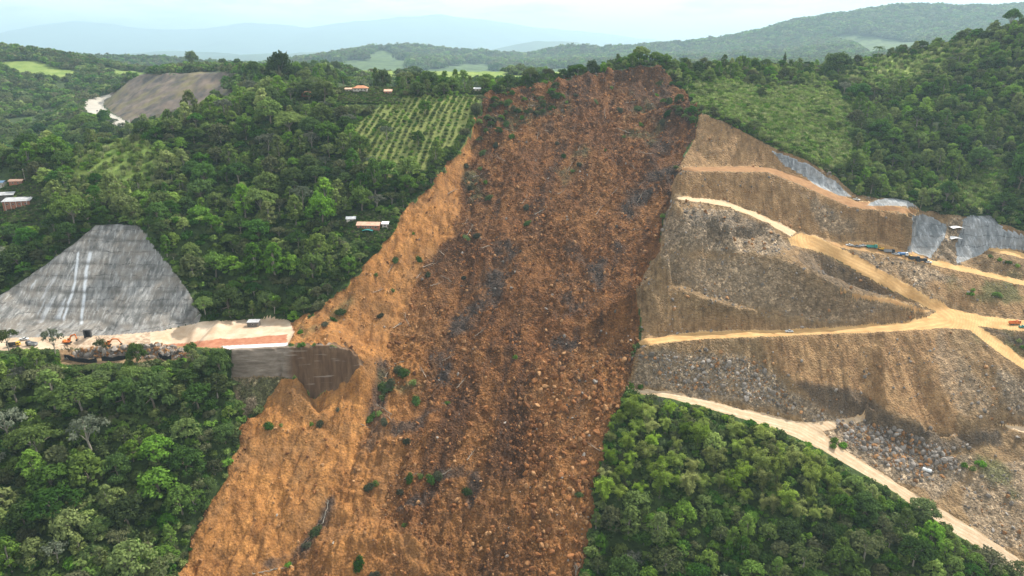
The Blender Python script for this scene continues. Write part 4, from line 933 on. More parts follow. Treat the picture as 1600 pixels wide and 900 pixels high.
for i in order:
    if not inview[i]: continue
    if opened[i] and rng.random() > (.012 if inside(px[i], py[i], COFFEE) else .06): continue
    X, Y_, Z_ = x[i], y[i], z[i]
    if px[i] > 1030 and py[i] < 300 and Y_ < 830 and rng.random() < .45 and rr_[i] < .15: continue
    if inb[i] and rng.random() < .93:
        p = BAMB[rng.integers(2)]; s = rng.uniform(.8, 1.45); hs = s*rng.uniform(.7, .95)
    else:
        w = rng.random()
        right = px[i] > 1000
        if rr_[i] > .12: k = rng.choice([0, 1, 1, 3, 4, 0, 2, 8]) if not right else rng.choice([0, 1, 8, 8, 4, 0, 2, 6, 8, 5])
        else: k = rng.choice([0, 5, 6, 2, 8, 7, 1, 9, 0, 1, 8, 6, 0, 1])
        p = PROTO[k]; s = rng.uniform(.7, 1.75)
        if py[i] > 640 and px[i] > 900: s *= .72
        if right and py[i] < 420: s *= .72
        if py[i] < 150: s *= .75
        hs = s*rng.uniform(.85, 1.15)
        if opened[i]: s *= .6; hs *= .6
    R_ = p['R']*s
    # keep crowns off the bare ground, and their tops from hiding it
    off = np.array([(R_*.75, 0), (-R_*.75, 0), (0, R_*.75), (0, -R_*.75)])
    zz = grid_at(X+off[:, 0], Y_+off[:, 1], ZN)
    if (zz != 0).any():
        s *= .5; hs *= .5; R_ = p['R']*s
        zz = grid_at(X+off[:, 0]*.5, Y_+off[:, 1]*.5, ZN)
        if (zz != 0).sum() > 1: continue
    a_, b_ = px, py
    tp = project(np.array([X, Y_, Z_+p['H']*hs*.92])); tpx, tpy = tp[0], tp[1]
    hide = any(inside(tpx, tpy, q) for q in NOFOREST) or (inside(tpx, tpy, QUARRY) and Y_ < 400) or (inside(tpx, tpy, CUT) and rng.random() < .8)
    mp_ = project(np.array([X, Y_, Z_+p['H']*hs*.5])); hh = any(inside(u[0], u[1], q) for u in ((tpx, tpy), mp_[:2], (a_[i], b_[i]), (mp_[0]-R_*.8*FPX/dep[i], mp_[1]), (mp_[0]+R_*.8*FPX/dep[i], mp_[1]), (tpx-R_*.6*FPX/dep[i], tpy+3), (tpx+R_*.6*FPX/dep[i], tpy+3)) for q in HOUSES)
    if hh: continue
    if Y_ < 800 and (inside(tpx, tpy, CLEAR[0]) or inside(tpx, tpy, CLEAR[3]) or inside(tpx, tpy, CLEAR[2])) and rng.random() < .65: continue
    if hide:
        s *= .5; hs *= .42; R_ = p['R']*s
        tp = project(np.array([X, Y_, Z_+p['H']*hs*.92]))
        if any(inside(tp[0], tp[1], q) for q in NOFOREST[:3]): continue
    if not free(X, Y_, R_, .55 if p in BAMB else .62): continue
    (BAMBOOS if p in BAMB else TREES).append((p, X, Y_, Z_, s, hs, px[i], py[i], dep[i]))
def place_name(px_, py_, Y_):
    if px_ > 880 and py_ > 560: return "on the slope below the pale lower road"
    if px_ > 1040: return "on the forested hillside above the quarry"
    if px_ > 740: return "on the crest above the landslide"
    if py_ > 545: return "in the lower left forest beside the landslide"
    if Y_ > 720: return "on the ridge behind the coffee field"
    if px_ < 330 and py_ > 330: return "beside the grey concreted cut"
    if px_ < 260: return "on the left spur above the concreted cut"
    return "on the left forest slope beside the landslide"
def split(L, n):
    sc = [(-(t[0]['R']*t[4])/t[8] if (-20 < t[6] < 1620 and t[7] < 925) else 1, k) for k, t in enumerate(L)]
    sc.sort(); top = set(k for _, k in sc[:n])
    return [t for k, t in enumerate(L) if k in top], [t for k, t in enumerate(L) if k not in top]
big, small = split(TREES, 262)
for (p, X, Y_, Z_, s, hs, a, b, d_) in big:
    pl = place_name(a, b, Y_)
    plant(p, (X, Y_, Z_-.2), (s, hs), rng.uniform(0, 6.28), f"{p['adj']} {p['cat']} {pl}", f"{p['adj']} trees {pl}")
def scat_list(name, L, protos, part='crown'):
    n = len(L)
    ix = np.array([[k for k, q in enumerate(protos) if q is t[0]][0] for t in L])
    Pp = np.array([(t[1], t[2], t[3]-.2) for t in L]); S = np.array([(t[4], t[4], t[5]) for t in L])
    R_ = rotz(n)
    both = np.concatenate
    scatter(name, [q['crown'] for q in protos]+[q['trunk'] for q in protos], both([Pp, Pp]), both([R_, R_]), both([S, S]), both([ix, ix+len(protos)]))
scat_list("forest_canopy", small, PROTO)
bb, bs = split(BAMBOOS, 150)
for (p, X, Y_, Z_, s, hs, a, b, d_) in bb:
    plant(p, (X, Y_, Z_-.2), (s, hs), rng.uniform(0, 6.28), "yellow-green arching bamboo clump on the slope below the pale lower road", "bamboo clumps below the lower road")
if bs: scat_list("bamboo_thicket", bs, BAMB)
# undergrowth, cane, far woods
x, y, z, zn, px, py, dep = candidates(66000, -760, 800, 200, 900)
inv = (px > -150) & (px < 1790) & (py > 30) & (py < 960) & (zn == 0)
op = np.zeros(len(x), bool)
for pg in OPEN: op |= inpoly(px+fbm(x, y, 12, 3, 7)*12, py+fbm(x, y, 12, 3, 8)*9, pg)
op |= inpoly(px, py, COFFEE) & (y < 700)
hide = inpoly(px, py-6, BANK) | inpoly(px, py, BANK) | inpoly(px, py-6, R_LOW) | inpoly(px, py-5, PLAT)
for hz in HOUSES: hide |= inpoly(px, py, hz) | inpoly(px, py-7, hz)
m_ = inv & ~op & ~hide
n = int(m_.sum()); s = rng.uniform(.8, 2.3, n)*np.where(grid_at(x, y, mask(0)) > .97, 1, .55)[m_]
scatter("undergrowth", SHRUB, np.stack([x, y, z], -1)[m_], rotz(n), np.stack([s, s, s*rng.uniform(.6, 1.2, n)], -1), np.where((px[m_] > 1030) & (py[m_] < 320), rng.choice(4, n, p=(.06, .3, .58, .06)), rng.choice(4, n, p=(.30, .36, .20, .14))))
m_ = inv & op & ~inpoly(px, py, COFFEE) & ~hide
x2, y2, z2, zn2, px2, py2, dep2 = candidates(60000, 60, 480, 480, 800)
m2_ = (zn2 == 0) & (px2 < 1640) & (inpoly(px2, py2, CLEAR[3]) | inpoly(px2, py2, CLEAR[2]))
Pp = np.concatenate([np.stack([x, y, z], -1)[m_], np.stack([x2, y2, z2], -1)[m2_]]); n = len(Pp); s = rng.uniform(.7, 1.8, n)
ixc = rng.choice(4, n, p=(.50, .24, .18, .08)); s = np.where(ixc >= 2, s*1.25, s)
scatter("tall_grass", TUFT+SHRUB[1:3], Pp, rotz(n), np.stack([s, s, s], -1), ixc)
gx_, gy_, gz_, gn_, gpx, gpy, gd_ = candidates(160000, -420, 0, 470, 760)
gm = np.zeros(len(gx_), bool)
for hz in HOUSES: gm |= inpoly(gpx, gpy, hz)
gm &= (gn_ == 0); n = int(gm.sum()); s = rng.uniform(.35, .95, n)
scatter("garden_scrub", SHRUB, np.stack([gx_, gy_, gz_], -1)[gm], rotz(n), np.stack([s, s, s*.8], -1), rng.choice(4, n))
FARC = [crown_mesh("far_crown", [(0, 0, 4, 5, 4.5), (4, 2, 3, 4, 3.5), (-3, 3, 4, 4, 4)], 2.0, m, .9, 80+k) for k, m in enumerate((L_DARK, L_MID, L_OLIVE))]
FY = np.concatenate([rng.uniform(700, 2200, 60000), rng.uniform(2200, 5600, 70000), rng.uniform(3600, 7400, 70000)]); FX = np.concatenate([rng.uniform(-1800, 1700, 60000), rng.uniform(-2600, 2600, 70000), rng.uniform(900, 6300, 70000)])
ok = (np.abs(np.arctan2(FX, FY)) < rad(48)); FX, FY = FX[ok], FY[ok]
fz = grid_at(FX, FY, GZ); fn = grid_at(FX, FY, ZN); px, py, dep = project(np.stack([FX, FY, fz], -1))
pst = grid_at(FX, FY, A1)
wood = fbm(FX, FY, 160, 4, 301)
okk = (fn == 0) & (px > -120) & (px < 1730) & (pst < .5) & (((FY > 820) & (wood > -.42)) | (FY > 1900)) & ((FY > 1000) | (px < 420)) & (rng.random(len(FX)) < np.where(FY > 2200, 1, .8))
for dy_ in (0, 5, 10, 15): okk &= ~((FY < 1700) & (inpoly(px, py-dy_, FAR_ROAD) | inpoly(px-6, py-dy_, FAR_ROAD)))

n = int(okk.sum()); s = (rng.uniform(.6, 1.5, len(FX))*np.where(FY > 3600, 2.9, np.where(FY > 2200, 1.9, 1.0)))[okk]
scatter("far_woods", FARC, np.stack([FX, FY, fz], -1)[okk], rotz(n), np.stack([s, s, s*rng.uniform(.8, 1.2, n)], -1), rng.integers(0, 3, n))
# coffee rows
rows_ = []
for i in range(-40, 60):
    for j in range(0, 60):
        X = -200+i*6.0+j*.6+rng.normal()*.3; Y_ = 520+j*3.5+rng.normal()*.3
        zz = ground(X, Y_); a, b, d_ = project(np.array([X, Y_, zz]))
        if inside(a, b, COFFEE) and Y_ < 705 and rng.random() < .93: rows_.append((X, Y_, zz, float(d_)))
rows_.sort(key=lambda t: t[3])
for (X, Y_, zz, d_) in rows_[:300]:
    s = rng.uniform(.85, 1.3)
    o = mesh_obj("coffee_bush", BUSH[rng.integers(2)], None, (X, Y_, zz-.1), (0, 0, rng.uniform(0, 6.28)), (s, s, s*rng.uniform(.8, 1.15)))
    tag(o, "small round coffee bush in the planted rows left of the landslide", "coffee bush", "coffee bushes in rows")
if rows_[300:]:
    Rr = np.array(rows_[300:]); n = len(Rr); s = rng.uniform(.85, 1.3, n)
    scatter("coffee_rows", BUSH, Rr[:, :3], rotz(n), np.stack([s, s, s], -1), rng.integers(0, 2, n))
# palms by the ridge houses
for k, (a, Yd) in enumerate(((527,705),(537,712),(549,716),(515,722),(505,730),(571,722),(660,715),(270,560),(283,548))):
    special(PALM, a, Yd, rng.uniform(.9, 1.25), rng.uniform(.8, 1.2), "slender palm beside the orange-roofed ridge house" if k < 7 else "bright palm on the left spur near the tin-roofed house", "palms by the ridge houses" if k < 7 else "palms on the left spur")

# ------------------------------------------------------------------ stones
def rock_mesh(seed, m, n=2):
    import bmesh
    bm = bmesh.new(); bmesh.ops.create_icosphere(bm, subdivisions=n, radius=1); r = random.Random(seed)
    pl = [(Vector((r.uniform(-1, 1), r.uniform(-1, 1), r.uniform(-1, 1))).normalized(), r.uniform(.45, .8)) for _ in range(9)]
    sc = Vector((r.uniform(.8, 1.3), r.uniform(.7, 1.1), r.uniform(.55, .9)))
    for v in bm.verts:
        c = v.co.copy()
        for nn, d in pl:
            e = c.dot(nn)-d
            if e > 0: c -= nn*e
        v.co = Vector((c.x*sc.x, c.y*sc.y, c.z*sc.z))
    me = bpy.data.meshes.new("rock"); bm.to_mesh(me); bm.free(); me.materials.append(m); return me
def rock_mat(name, c1, c2):
    m, nt, b = mat(name); N = NT(nt); oi = nt.nodes.new("ShaderNodeObjectInfo")
    c = N.mix(oi.outputs['Random'], c1, c2); c = N.mix(N.ramp(N.noise(1.5, 4, .7), (.35, .5), (.6, 0.0)), c, N.mix(.5, c, (.05, .03, .02)))
    nt.links.new(c, b.inputs['Base Color']); return m
K_SOIL = rock_mat("clay_boulder", (.09, .037, .014), (.29, .122, .042)); K_TAN = rock_mat("ochre_boulder", (.20, .095, .035), (.40, .22, .10))
K_GREY = rock_mat("grey_rubble", (.10, .085, .07), (.34, .30, .26)); K_DARK = rock_mat("dark_rubble", (.03, .025, .022), (.09, .072, .06))
ROCKS = [rock_mesh(1, K_SOIL), rock_mesh(2, K_SOIL), rock_mesh(3, K_TAN), rock_mesh(4, K_GREY), rock_mesh(5, K_DARK), rock_mesh(6, K_GREY)]
ROCKS1 = [rock_mesh(11, K_SOIL, 1), rock_mesh(12, K_SOIL, 1), rock_mesh(13, K_TAN, 1), rock_mesh(14, K_GREY, 1), rock_mesh(15, K_DARK, 1), rock_mesh(16, K_GREY, 1)]
x, y, z, zn, px, py, dep = candidates(150000, -330, 420, 230, 720)
rg = grid_at(x, y, rough); a1 = grid_at(x, y, A1); a2 = grid_at(x, y, A2)
cl = fbm(x, y, 18, 3, 401)
PILE = [(100,561),(130,545),(250,538),(290,545),(285,560),(200,560)]
PILE2 = [(1300,655),(1400,670),(1480,700),(1500,730),(1440,745),(1380,725),(1320,690)]
PILE3 = [(985,550),(1100,545),(1200,560),(1260,610),(1340,660),(1300,670),(1200,635),(1080,610),(985,602)]
pile = inpoly(px, py, PILE) | inpoly(px, py, PILE2); p3 = inpoly(px, py, PILE3)
pr = np.where(zn == 1, np.where(a1 > .6, .22, .55+.6*cl+.5*(px > 800)*(py > 520)), np.where(zn == 2, .10+.3*a2+.3*(cl > .2), 0))
pr = np.where(p3, .8, pr); pr = np.where(pile, 1.0, pr)
keep = (rng.random(len(x)) < pr) & (px > -20) & (px < 1620) & (py < 950) & ~((zn != 1) & (zn != 2) & ~inpoly(px, py, PILE)) & (zn != 3)
x, y, z, zn, px, py, dep, a1, a2, p3, pile = [q[keep] for q in (x, y, z, zn, px, py, dep, a1, a2, p3, pile)]
ex = []
for (pg, cnt_, sg) in ((PILE, 1500, 0), (PILE2, 1300, 0), ([(985,552),(1180,562),(1250,640),(1060,606)], 900, 0)):
    pgx = [q[0] for q in pg]; pgy = [q[1] for q in pg]; k = 0
    while k < cnt_:
        a, b = rng.uniform(min(pgx), max(pgx)), rng.uniform(min(pgy), max(pgy))
        if inside(a, b, pg):
            k += 1; q = spot(a, b, 370.0); ex.append((q.x, q.y, q.z, a, b))
ex = np.array(ex); ne = len(ex)
x = np.concatenate([x, ex[:, 0]]); y = np.concatenate([y, ex[:, 1]]); z = np.concatenate([z, ex[:, 2]]); px = np.concatenate([px, ex[:, 3]]); py = np.concatenate([py, ex[:, 4]])
zn = np.concatenate([zn, np.full(ne, 2, zn.dtype)]); dep = np.concatenate([dep, np.full(ne, 430.)]); a1 = np.concatenate([a1, np.zeros(ne)]); a2 = np.concatenate([a2, np.ones(ne)]); p3 = np.concatenate([p3, np.zeros(ne, bool)]); pile = np.concatenate([pile, np.ones(ne, bool)])
n = len(x)
size = .30*np.exp(rng.exponential(.55, n)); size = np.minimum(size, 1.7)*np.where((zn == 1) & (px > 820) & (py > 560), 1.35, 1)*np.where(a1 > .6, .75, 1); size = np.where(pile, np.maximum(size*1.25, .5), size)
ix = np.where(zn == 1, np.where(rng.random(n) < a2*.8, 4, np.where(rng.random(n) < .16+.5*a1, 2, rng.integers(0, 2, n))), np.where(rng.random(n) < .75, np.where(rng.random(n) < .5, 3, 5), 2))
ix = np.where((zn == 1) & (rng.random(n) < .025), 3, ix)
ROT = rng.uniform(0, 6.28, (n, 3)); SC_ = size[:, None]*rng.uniform(.7, 1.2, (n, 3)); PP = np.stack([x, y, z+size*.12], -1)
# more piled stones on the rubble bank
big_i = np.argsort(-(size/dep))[:300]; isb = np.zeros(n, bool); isb[big_i] = True
cn = {0: 'dark reddish clay', 1: 'reddish brown clay', 2: 'ochre', 3: 'pale grey', 4: 'dark grey', 5: 'grey'}
for i in big_i:
    o = mesh_obj("boulder", ROCKS[ix[i]], None, PP[i], ROT[i], SC_[i])
    if zn[i] == 1: pl = "on the lower landslide" if py[i] > 640 else ("on the middle of the landslide" if py[i] > 380 else "high on the landslide")
    elif py[i] > 540 and px[i] > 900: pl = "on the rubble above the pale lower road"
    elif px[i] < 400: pl = "in the rubble bank below the highway platform"
    else: pl = "on the quarry benches"
    tag(o, f"{cn[int(ix[i])]} boulder lying {pl}", "boulder", f"{cn[int(ix[i])]} boulders {pl}")
scatter("rubble", ROCKS1, PP[~isb], ROT[~isb], SC_[~isb], ix[~isb])

# ------------------------------------------------------------------ fallen trunks and uprooted plants on the slide
def log_mesh(seed, L, m):
    r = random.Random(seed); k = 6
    path = [(L*(i/k-.5), r.uniform(-.03, .03)*L, .25+r.uniform(-.01, .04)*L) for i in range(k+1)]
    tubes = [(path, [.30-.028*i for i in range(k+1)])]
    for _ in range(5):
        p = path[r.randint(2, k)]; d = (r.uniform(.5, 1.5), r.uniform(-1.2, 1.2), r.uniform(.2, .8))
        tubes.append(([p, tuple(a+b for a, b in zip(p, d)), tuple(a+2.1*b for a, b in zip(p, d))], [.12, .08, .03]))
    for _ in range(6):
        tubes.append(([path[0], (path[0][0]-r.uniform(.3, .7), r.uniform(-.9, .9), .3+r.uniform(-.4, .9))], [.16, .03]))
    return tubes_mesh("trunk", tubes, m, 5)
LOGS = [log_mesh(k, L, m) for k, (L, m) in enumerate(((9, M_LOG), (12, M_PALEBARK), (7, M_LOG), (11, M_BARK)))]
WILT = [shrub_mesh(91, 2.3, 1.9, L_WILT, .42, n=7), shrub_mesh(92, 2.7, 1.6, L_DARK, .42, n=7), shrub_mesh(93, 1.6, 1.5, L_MID, .36, n=5)]
def slope_rot(X, Y_, yaw):
    e = 1.5; gx = (ground(X+e, Y_)-ground(X-e, Y_))/(2*e); gy = (ground(X, Y_+e)-ground(X, Y_-e))/(2*e)
    nn = Vector((-gx, -gy, 1)).normalized(); t = Vector((math.cos(yaw), math.sin(yaw), 0)); t = (t-nn*t.dot(nn)).normalized(); b = nn.cross(t)
    return Matrix((t, b, nn)).transposed().to_euler()
def area_name(a, b):
    if b < 260: return "near the top of the landslide"
    if a < 640 and b > 480: return "beside the brown wall on the landslide's left bank" if b < 660 else "low on the landslide's left side"
    return "on the middle of the landslide" if b < 560 else "on the lower landslide"
logs = [(624,507,1.0,1),(636,502,2.2,0),(604,585,1.5,1),(662,583,2.0,2),(628,565,.7,3),(600,640,2.6,3),(575,668,.4,3),(610,655,2.2,0),(705,300,1.2,0),(697,250,.9,1),(785,250,2.5,0),(905,232,1.1,2),(890,262,1.0,0),(878,300,.9,3),(990,262,2.2,2),(762,385,.8,1),(690,395,2.1,2),(735,360,1.2,1),(725,352,1.0,0),(680,445,.5,2),(700,437,2.4,3),(655,430,1.2,2),(668,415,.9,0),(820,312,1.3,3),(845,330,.8,1),(640,745,.3,3),(690,742,.5,1),(510,800,1.05,1),(497,820,1.1,3),(485,838,1.0,3),(478,850,.9,0),(440,888,.4,3),(415,893,.3,1),(930,700,2.4,2),(735,712,1.2,2),(720,600,.9,2),(780,180,.4,0),(830,165,.5,2),(855,205,.8,0),(985,160,.4,0),(975,205,2.4,1),(945,180,1.8,2),(1010,240,2.7,0),(840,215,1.3,0),(700,560,.2,2),(750,520,.5,2),(860,300,2.1,1),(610,420,1.4,2),(590,455,.8,2),(735,310,2.0,2),(745,275,.4,1),(800,205,2.8,3),(915,255,1.0,1),(960,300,.6,2),(935,330,1.2,0),(1000,310,.7,2)]
cnt = 0
for (a, b, yaw, k) in logs:
    p = spot(a, b)
    o = mesh_obj("fallen_trunk", LOGS[k], None, p, slope_rot(p.x, p.y, yaw), (1,)*3)
    tag(o, f"{('bleached fallen trunk', 'long pale fallen trunk', 'short bleached fallen trunk', 'grey barked fallen trunk')[k]} lying {area_name(a, b)}", "fallen trunk", f"fallen trunks {area_name(a, b)}")
wil = [(770,188,1.4),(790,195,1.2),(815,185,1.5),(838,178,1.4),(862,170,1.3),(885,160,1.0),(900,150,1.0),(800,215,1.2),(760,205,1.5),(775,228,1.2),(755,240,1.1),(955,138,1.1),(968,172,1.2),(996,172,1.6),(1000,196,1.5),(1035,192,1.3),(1045,178,1.2),(975,215,1.1),(1060,178,1.2),(1045,160,1.4),(1025,150,1.3),(822,325,1.2),(825,350,1.0),(895,268,1.2),(905,258,1.0),(880,245,.9),(945,235,.8),(745,370,1.2),(728,372,1.0),(760,285,1.2),(735,295,1.1),(765,310,1.1),(750,265,1.2),(728,260,1.0),(602,608,1.7),(596,620,1.5),(610,600,1.4),(632,585,1.4),(645,600,1.5),(622,578,1.2),(580,655,1.3),(592,648,1.3),(600,660,1.1),(650,628,1.2),(698,632,1.2),(635,690,1.0),(617,408,1.0),(588,430,1.0),(668,430,1.0),(655,405,.9),(613,455,1.0),(595,495,1.1),(532,488,1.2),(468,520,1.3),(507,508,1.0),(520,500,.9),(486,663,.9),(500,663,1.0),(420,668,1.1),(440,665,.8),(585,900,1.2),(560,882,1.3),(452,885,1.3),(480,855,1.2),(495,832,1.2),(588,755,1.3),(577,762,1.2),(640,748,1.0),(655,745,1.2),(685,745,1.3),(672,750,1.0),(632,820,1.0),(625,770,.9),(730,770,1.0),(805,560,1.1),(725,435,.8),(905,775,.8),(700,245,1.0),(870,225,.9),(930,160,1.1),(645,365,.8)]
for k, (a, b, s) in enumerate(wil):
    p = spot(a, b); q = k % 3
    e = empty("uprooted_bush", p); e.rotation_euler = slope_rot(p.x, p.y, rng.uniform(0, 6.28)); e.scale = (s*1.15,)*3
    mesh_obj("foliage", WILT[q], e); mesh_obj("stem", LOGS[2], e, (0, 0, .1), (0, -.35, rng.uniform(0, 6)), (.42,)*3)
    tag(e, f"{('wilted grey-green', 'dark flattened', 'small green')[q]} uprooted bush {area_name(a, b)}", "bush", f"uprooted bushes {area_name(a, b)}")
HEADZ = [(758,158),(800,146),(850,138),(885,132),(905,150),(880,168),(830,188),(790,200),(760,222),(738,225),(742,200)]
HEADZ2 = [(1035,118),(1052,135),(1075,168),(1092,185),(1080,200),(1050,190),(1030,160)]
for pg, cnt_, pl in ((HEADZ, 46, "at the left of the landslide head"), (HEADZ2, 14, "under the right end of the landslide crest")):
    pgx = [q[0] for q in pg]; pgy = [q[1] for q in pg]; k = 0
    while k < cnt_:
        a, b = rng.uniform(min(pgx), max(pgx)), rng.uniform(min(pgy), max(pgy))
        if not inside(a, b, pg): continue
        k += 1; p = spot(a, b); q = PROTO[(0, 1, 2, 9, 1)[k % 5]]; s_ = rng.uniform(.3, .6)
        e = empty("slumped_tree", p, 0, (s_, s_, s_*.8)); e.rotation_euler = (rng.normal()*.35, rng.normal()*.35, rng.uniform(0, 6))
        mesh_obj("trunk", q['trunk'], e); mesh_obj("crown", q['crown'], e); tag(e, f"slumped {q['adj']} tree {pl}", "tree", f"slumped trees {pl}")
qb = [(1555,462,1.6),(1563,466,1.5),(1515,462,1.3),(1520,455,1.1),(1548,403,1.2),(1560,408,1.2),(1575,412,1.3),(1590,418,1.2),(1530,728,1.6),(1520,735,1.4),(1508,730,1.2),(1590,535,1.2),(1600,545,1.3),(985,608,1.8),(998,606,1.4),(1305,692,1.8),(1318,700,1.5),(1300,700,1.4)]
for k, (a, b, s) in enumerate(qb):
    p = spot(a, b); o = mesh_obj("shrub", SHRUB[1+k % 2], None, p, (0, 0, k), (s,)*3)
    pl = "beside the quarry's right-hand road" if b < 480 and a > 1450 else ("on the rocky ground at the lower right" if a > 1450 else ("at the left end of the pale lower road" if a < 1050 else "at the fork of the pale lower road"))
    tag(o, f"green shrub growing {pl}", "shrub", f"shrubs {pl}")
p = spot(305, 800); e = empty("dead_tree", p, 0, (1.0,)*3); mesh_obj("branches", BARE, e); tag(e, "bare grey dead tree at the edge of the lower left forest", "dead tree")
p = spot(325, 775)
p = spot(900, 905); e = empty("dead_tree", p, 1, (.6, .6, .95)); mesh_obj("branches", bare_proto(72, m=M_PALEBARK), e); tag(e, "pale bare dead trunk at the landslide's lower right edge", "dead tree")
p = spot(160, 553); e = empty("dead_tree", p, 2, (.62, .62, 1.2)); mesh_obj("branches", bare_proto(73), e); tag(e, "slender leafless tree in front of the concrete slope", "dead tree")
# ------------------------------------------------------------------ buildings, machines and vehicles
class MB:
    def __init__(s): s.V = []; s.F = []
    def add(s, V, F): o = len(s.V); s.V += [tuple(v) for v in V]; s.F += [tuple(i+o for i in f) for f in F]; return s
    def box(s, x0, x1, y0, y1, z0, z1, t=0.0, tx=None):
        """box whose top is inset by t (taper)"""
        a = t if tx is None else tx
        V = [(x0,y0,z0),(x1,y0,z0),(x1,y1,z0),(x0,y1,z0),(x0+a,y0+t,z1),(x1-a,y0+t,z1),(x1-a,y1-t,z1),(x0+a,y1-t,z1)]
        return s.add(V, [(3,2,1,0),(4,5,6,7),(0,1,5,4),(1,2,6,5),(2,3,7,6),(3,0,4,7)])
    def prism(s, prof, y0, y1):
        """profile in x,z run along y"""
        n = len(prof); V = [(x, y0, z) for x, z in prof]+[(x, y1, z) for x, z in prof]
        return s.add(V, [tuple(range(n)), tuple(range(2*n-1, n-1, -1))]+[(i, i+n, (i+1) % n+n, (i+1) % n) for i in range(n)])
    def cyl(s, c, r, h, axis='y', n=12):
        V = []
        for e in (-h/2, h/2):
            for k in range(n):
                w = 2*math.pi*k/n; u, v = r*math.cos(w), r*math.sin(w)
                V.append({'y': (c[0]+u, c[1]+e, c[2]+v), 'x': (c[0]+e, c[1]+u, c[2]+v), 'z': (c[0]+u, c[1]+v, c[2]+e)}[axis])
        return s.add(V, [tuple(range(n)), tuple(range(2*n-1, n-1, -1))]+[(k, k+n, (k+1) % n+n, (k+1) % n) for k in range(n)])
    def beam(s, a, b, w, h):
        a, b = Vector(a), Vector(b); d = (b-a).normalized(); sd = d.cross(Vector((0, 0, 1)) if abs(d.z) < .95 else Vector((0, 1, 0))).normalized()*w/2; u = sd.cross(d).normalized()*h/2
        V = [p+i*sd+j*u for p in (a, b) for i, j in ((-1,-1),(1,-1),(1,1),(-1,1))]
        return s.add(V, [(0,1,2,3),(7,6,5,4),(0,4,5,1),(1,5,6,2),(2,6,7,3),(3,7,4,0)])
    def build(s, name, m, parent=None, bevel=0.0):
        import bmesh
        me = bpy.data.meshes.new(name); me.from_pydata(s.V, [], s.F); me.update()
        bm = bmesh.new(); bm.from_mesh(me); bmesh.ops.recalc_face_normals(bm, faces=bm.faces)
        if bevel: bmesh.ops.bevel(bm, geom=list(bm.edges), offset=bevel, segments=1, affect='EDGES')
        bm.to_mesh(me); bm.free()
        me.materials.append(m); o = bpy.data.objects.new(name, me); COL.objects.link(o)
        if parent: o.parent = parent
        return o
def dup(root, loc, rz, label=None, group=None, swap=None):
    c = root.copy(); COL.objects.link(c); c.location = loc; c.rotation_euler = (0, 0, rz)
    if label: c['label'] = label
    if group: c['group'] = group
    for ch in list(root.children):
        k = ch.copy(); COL.objects.link(k); k.parent = c
        if swap and ch.data.materials[0].name == swap[0].name: k.data = ch.data.copy(); k.data.materials[0] = swap[1]
        for g in list(ch.children): q = g.copy(); COL.objects.link(q); q.parent = k
    return c
def paint(name, c, rough=.45): return simple(name, c, .12, .8, rough, .4)
P_WHITE = paint("white_paint", (.62, .63, .62)); P_DARK = paint("dark_paint", (.035, .038, .045)); P_ORANGE = paint("orange_paint", (.58, .16, .03)); P_YEL = paint("yellow_paint", (.60, .36, .04))
P_TEAL = paint("teal_paint", (.05, .26, .22)); P_BLUE = paint("blue_paint", (.10, .22, .42)); P_GREY = paint("grey_paint", (.26, .27, .28)); P_RED = paint("red_paint", (.40, .08, .04))
M_GLASS = simple("dark_glass", (.02, .028, .034), .1, 1, .12, .5); M_TYRE = simple("tyre_rubber", (.02, .02, .02), .2, 4, .85); M_STEEL = simple("track_steel", (.06, .055, .05), .3, 3, .6)
M_TIN = simple("weathered_tin", (.34, .34, .34), .3, .35, .5, .3); M_CLAYROOF = simple("clay_tile_roof", (.42, .19, .10), .3, .9); M_PINKROOF = simple("faded_orange_roof", (.56, .34, .24), .2, .5)
M_WHITEROOF = simple("white_sheet_roof", (.70, .69, .68), .1, .4); M_BRICK = simple("bare_brick", (.30, .13, .08), .3, 3); M_RENDER = simple("pale_render", (.48, .44, .38), .2, .8)
M_DIMWALL = simple("dark_plank_wall", (.11, .10, .09), .3, 1.5); M_WOOD = simple("timber_post", (.22, .17, .12), .3, 2); M_TARP = simple("teal_tarpaulin", (.04, .22, .20), .3, .8); M_BLACK = simple("black_membrane", (.015, .015, .016), .4, .8)
M_FRAME = simple("dark_steel_frame", (.07, .07, .07), .3, 1); M_BLUEROOF = simple("blue_sheet_roof", (.20, .30, .42), .2, .5)

def wheels(e, xs, yw, r, w):
    for x in xs:
        for sy in (-1, 1):
            o = MB().cyl((0, 0, 0), r, w).build("wheel", M_TYRE, e); o.location = (x, sy*yw, r)
            MB().cyl((0, 0, 0), r*.5, w+.04).build("rim", P_GREY, o)
def pickup(name, loc, rz, pm, label, group=None, cat="pickup truck"):
    e = empty(name, loc, rz); wheels(e, (-1.65, 1.65), .82, .38, .26)
    MB().box(-2.6, -.55, -.9, .9, .45, .78).box(-2.6, -.55, -.9, -.8, .78, 1.15).box(-2.6, -.55, .8, .9, .78, 1.15).box(-2.6, -2.5, -.8, .8, .78, 1.15).prism([(-.55,.45),(2.6,.45),(2.62,.85),(2.45,1.02),(1.15,1.12),(-.55,1.15)], -.92, .92).build("body", pm, e, .03)
    MB().prism([(-.5,1.15),(1.2,1.13),(.55,1.68),(-.4,1.70)], -.84, .84).build("cab_glass", M_GLASS, e)
    MB().box(-.42, .56, -.80, .80, 1.69, 1.78, .05).build("cab_roof", pm, e)
    return tag(e, label, cat, group)
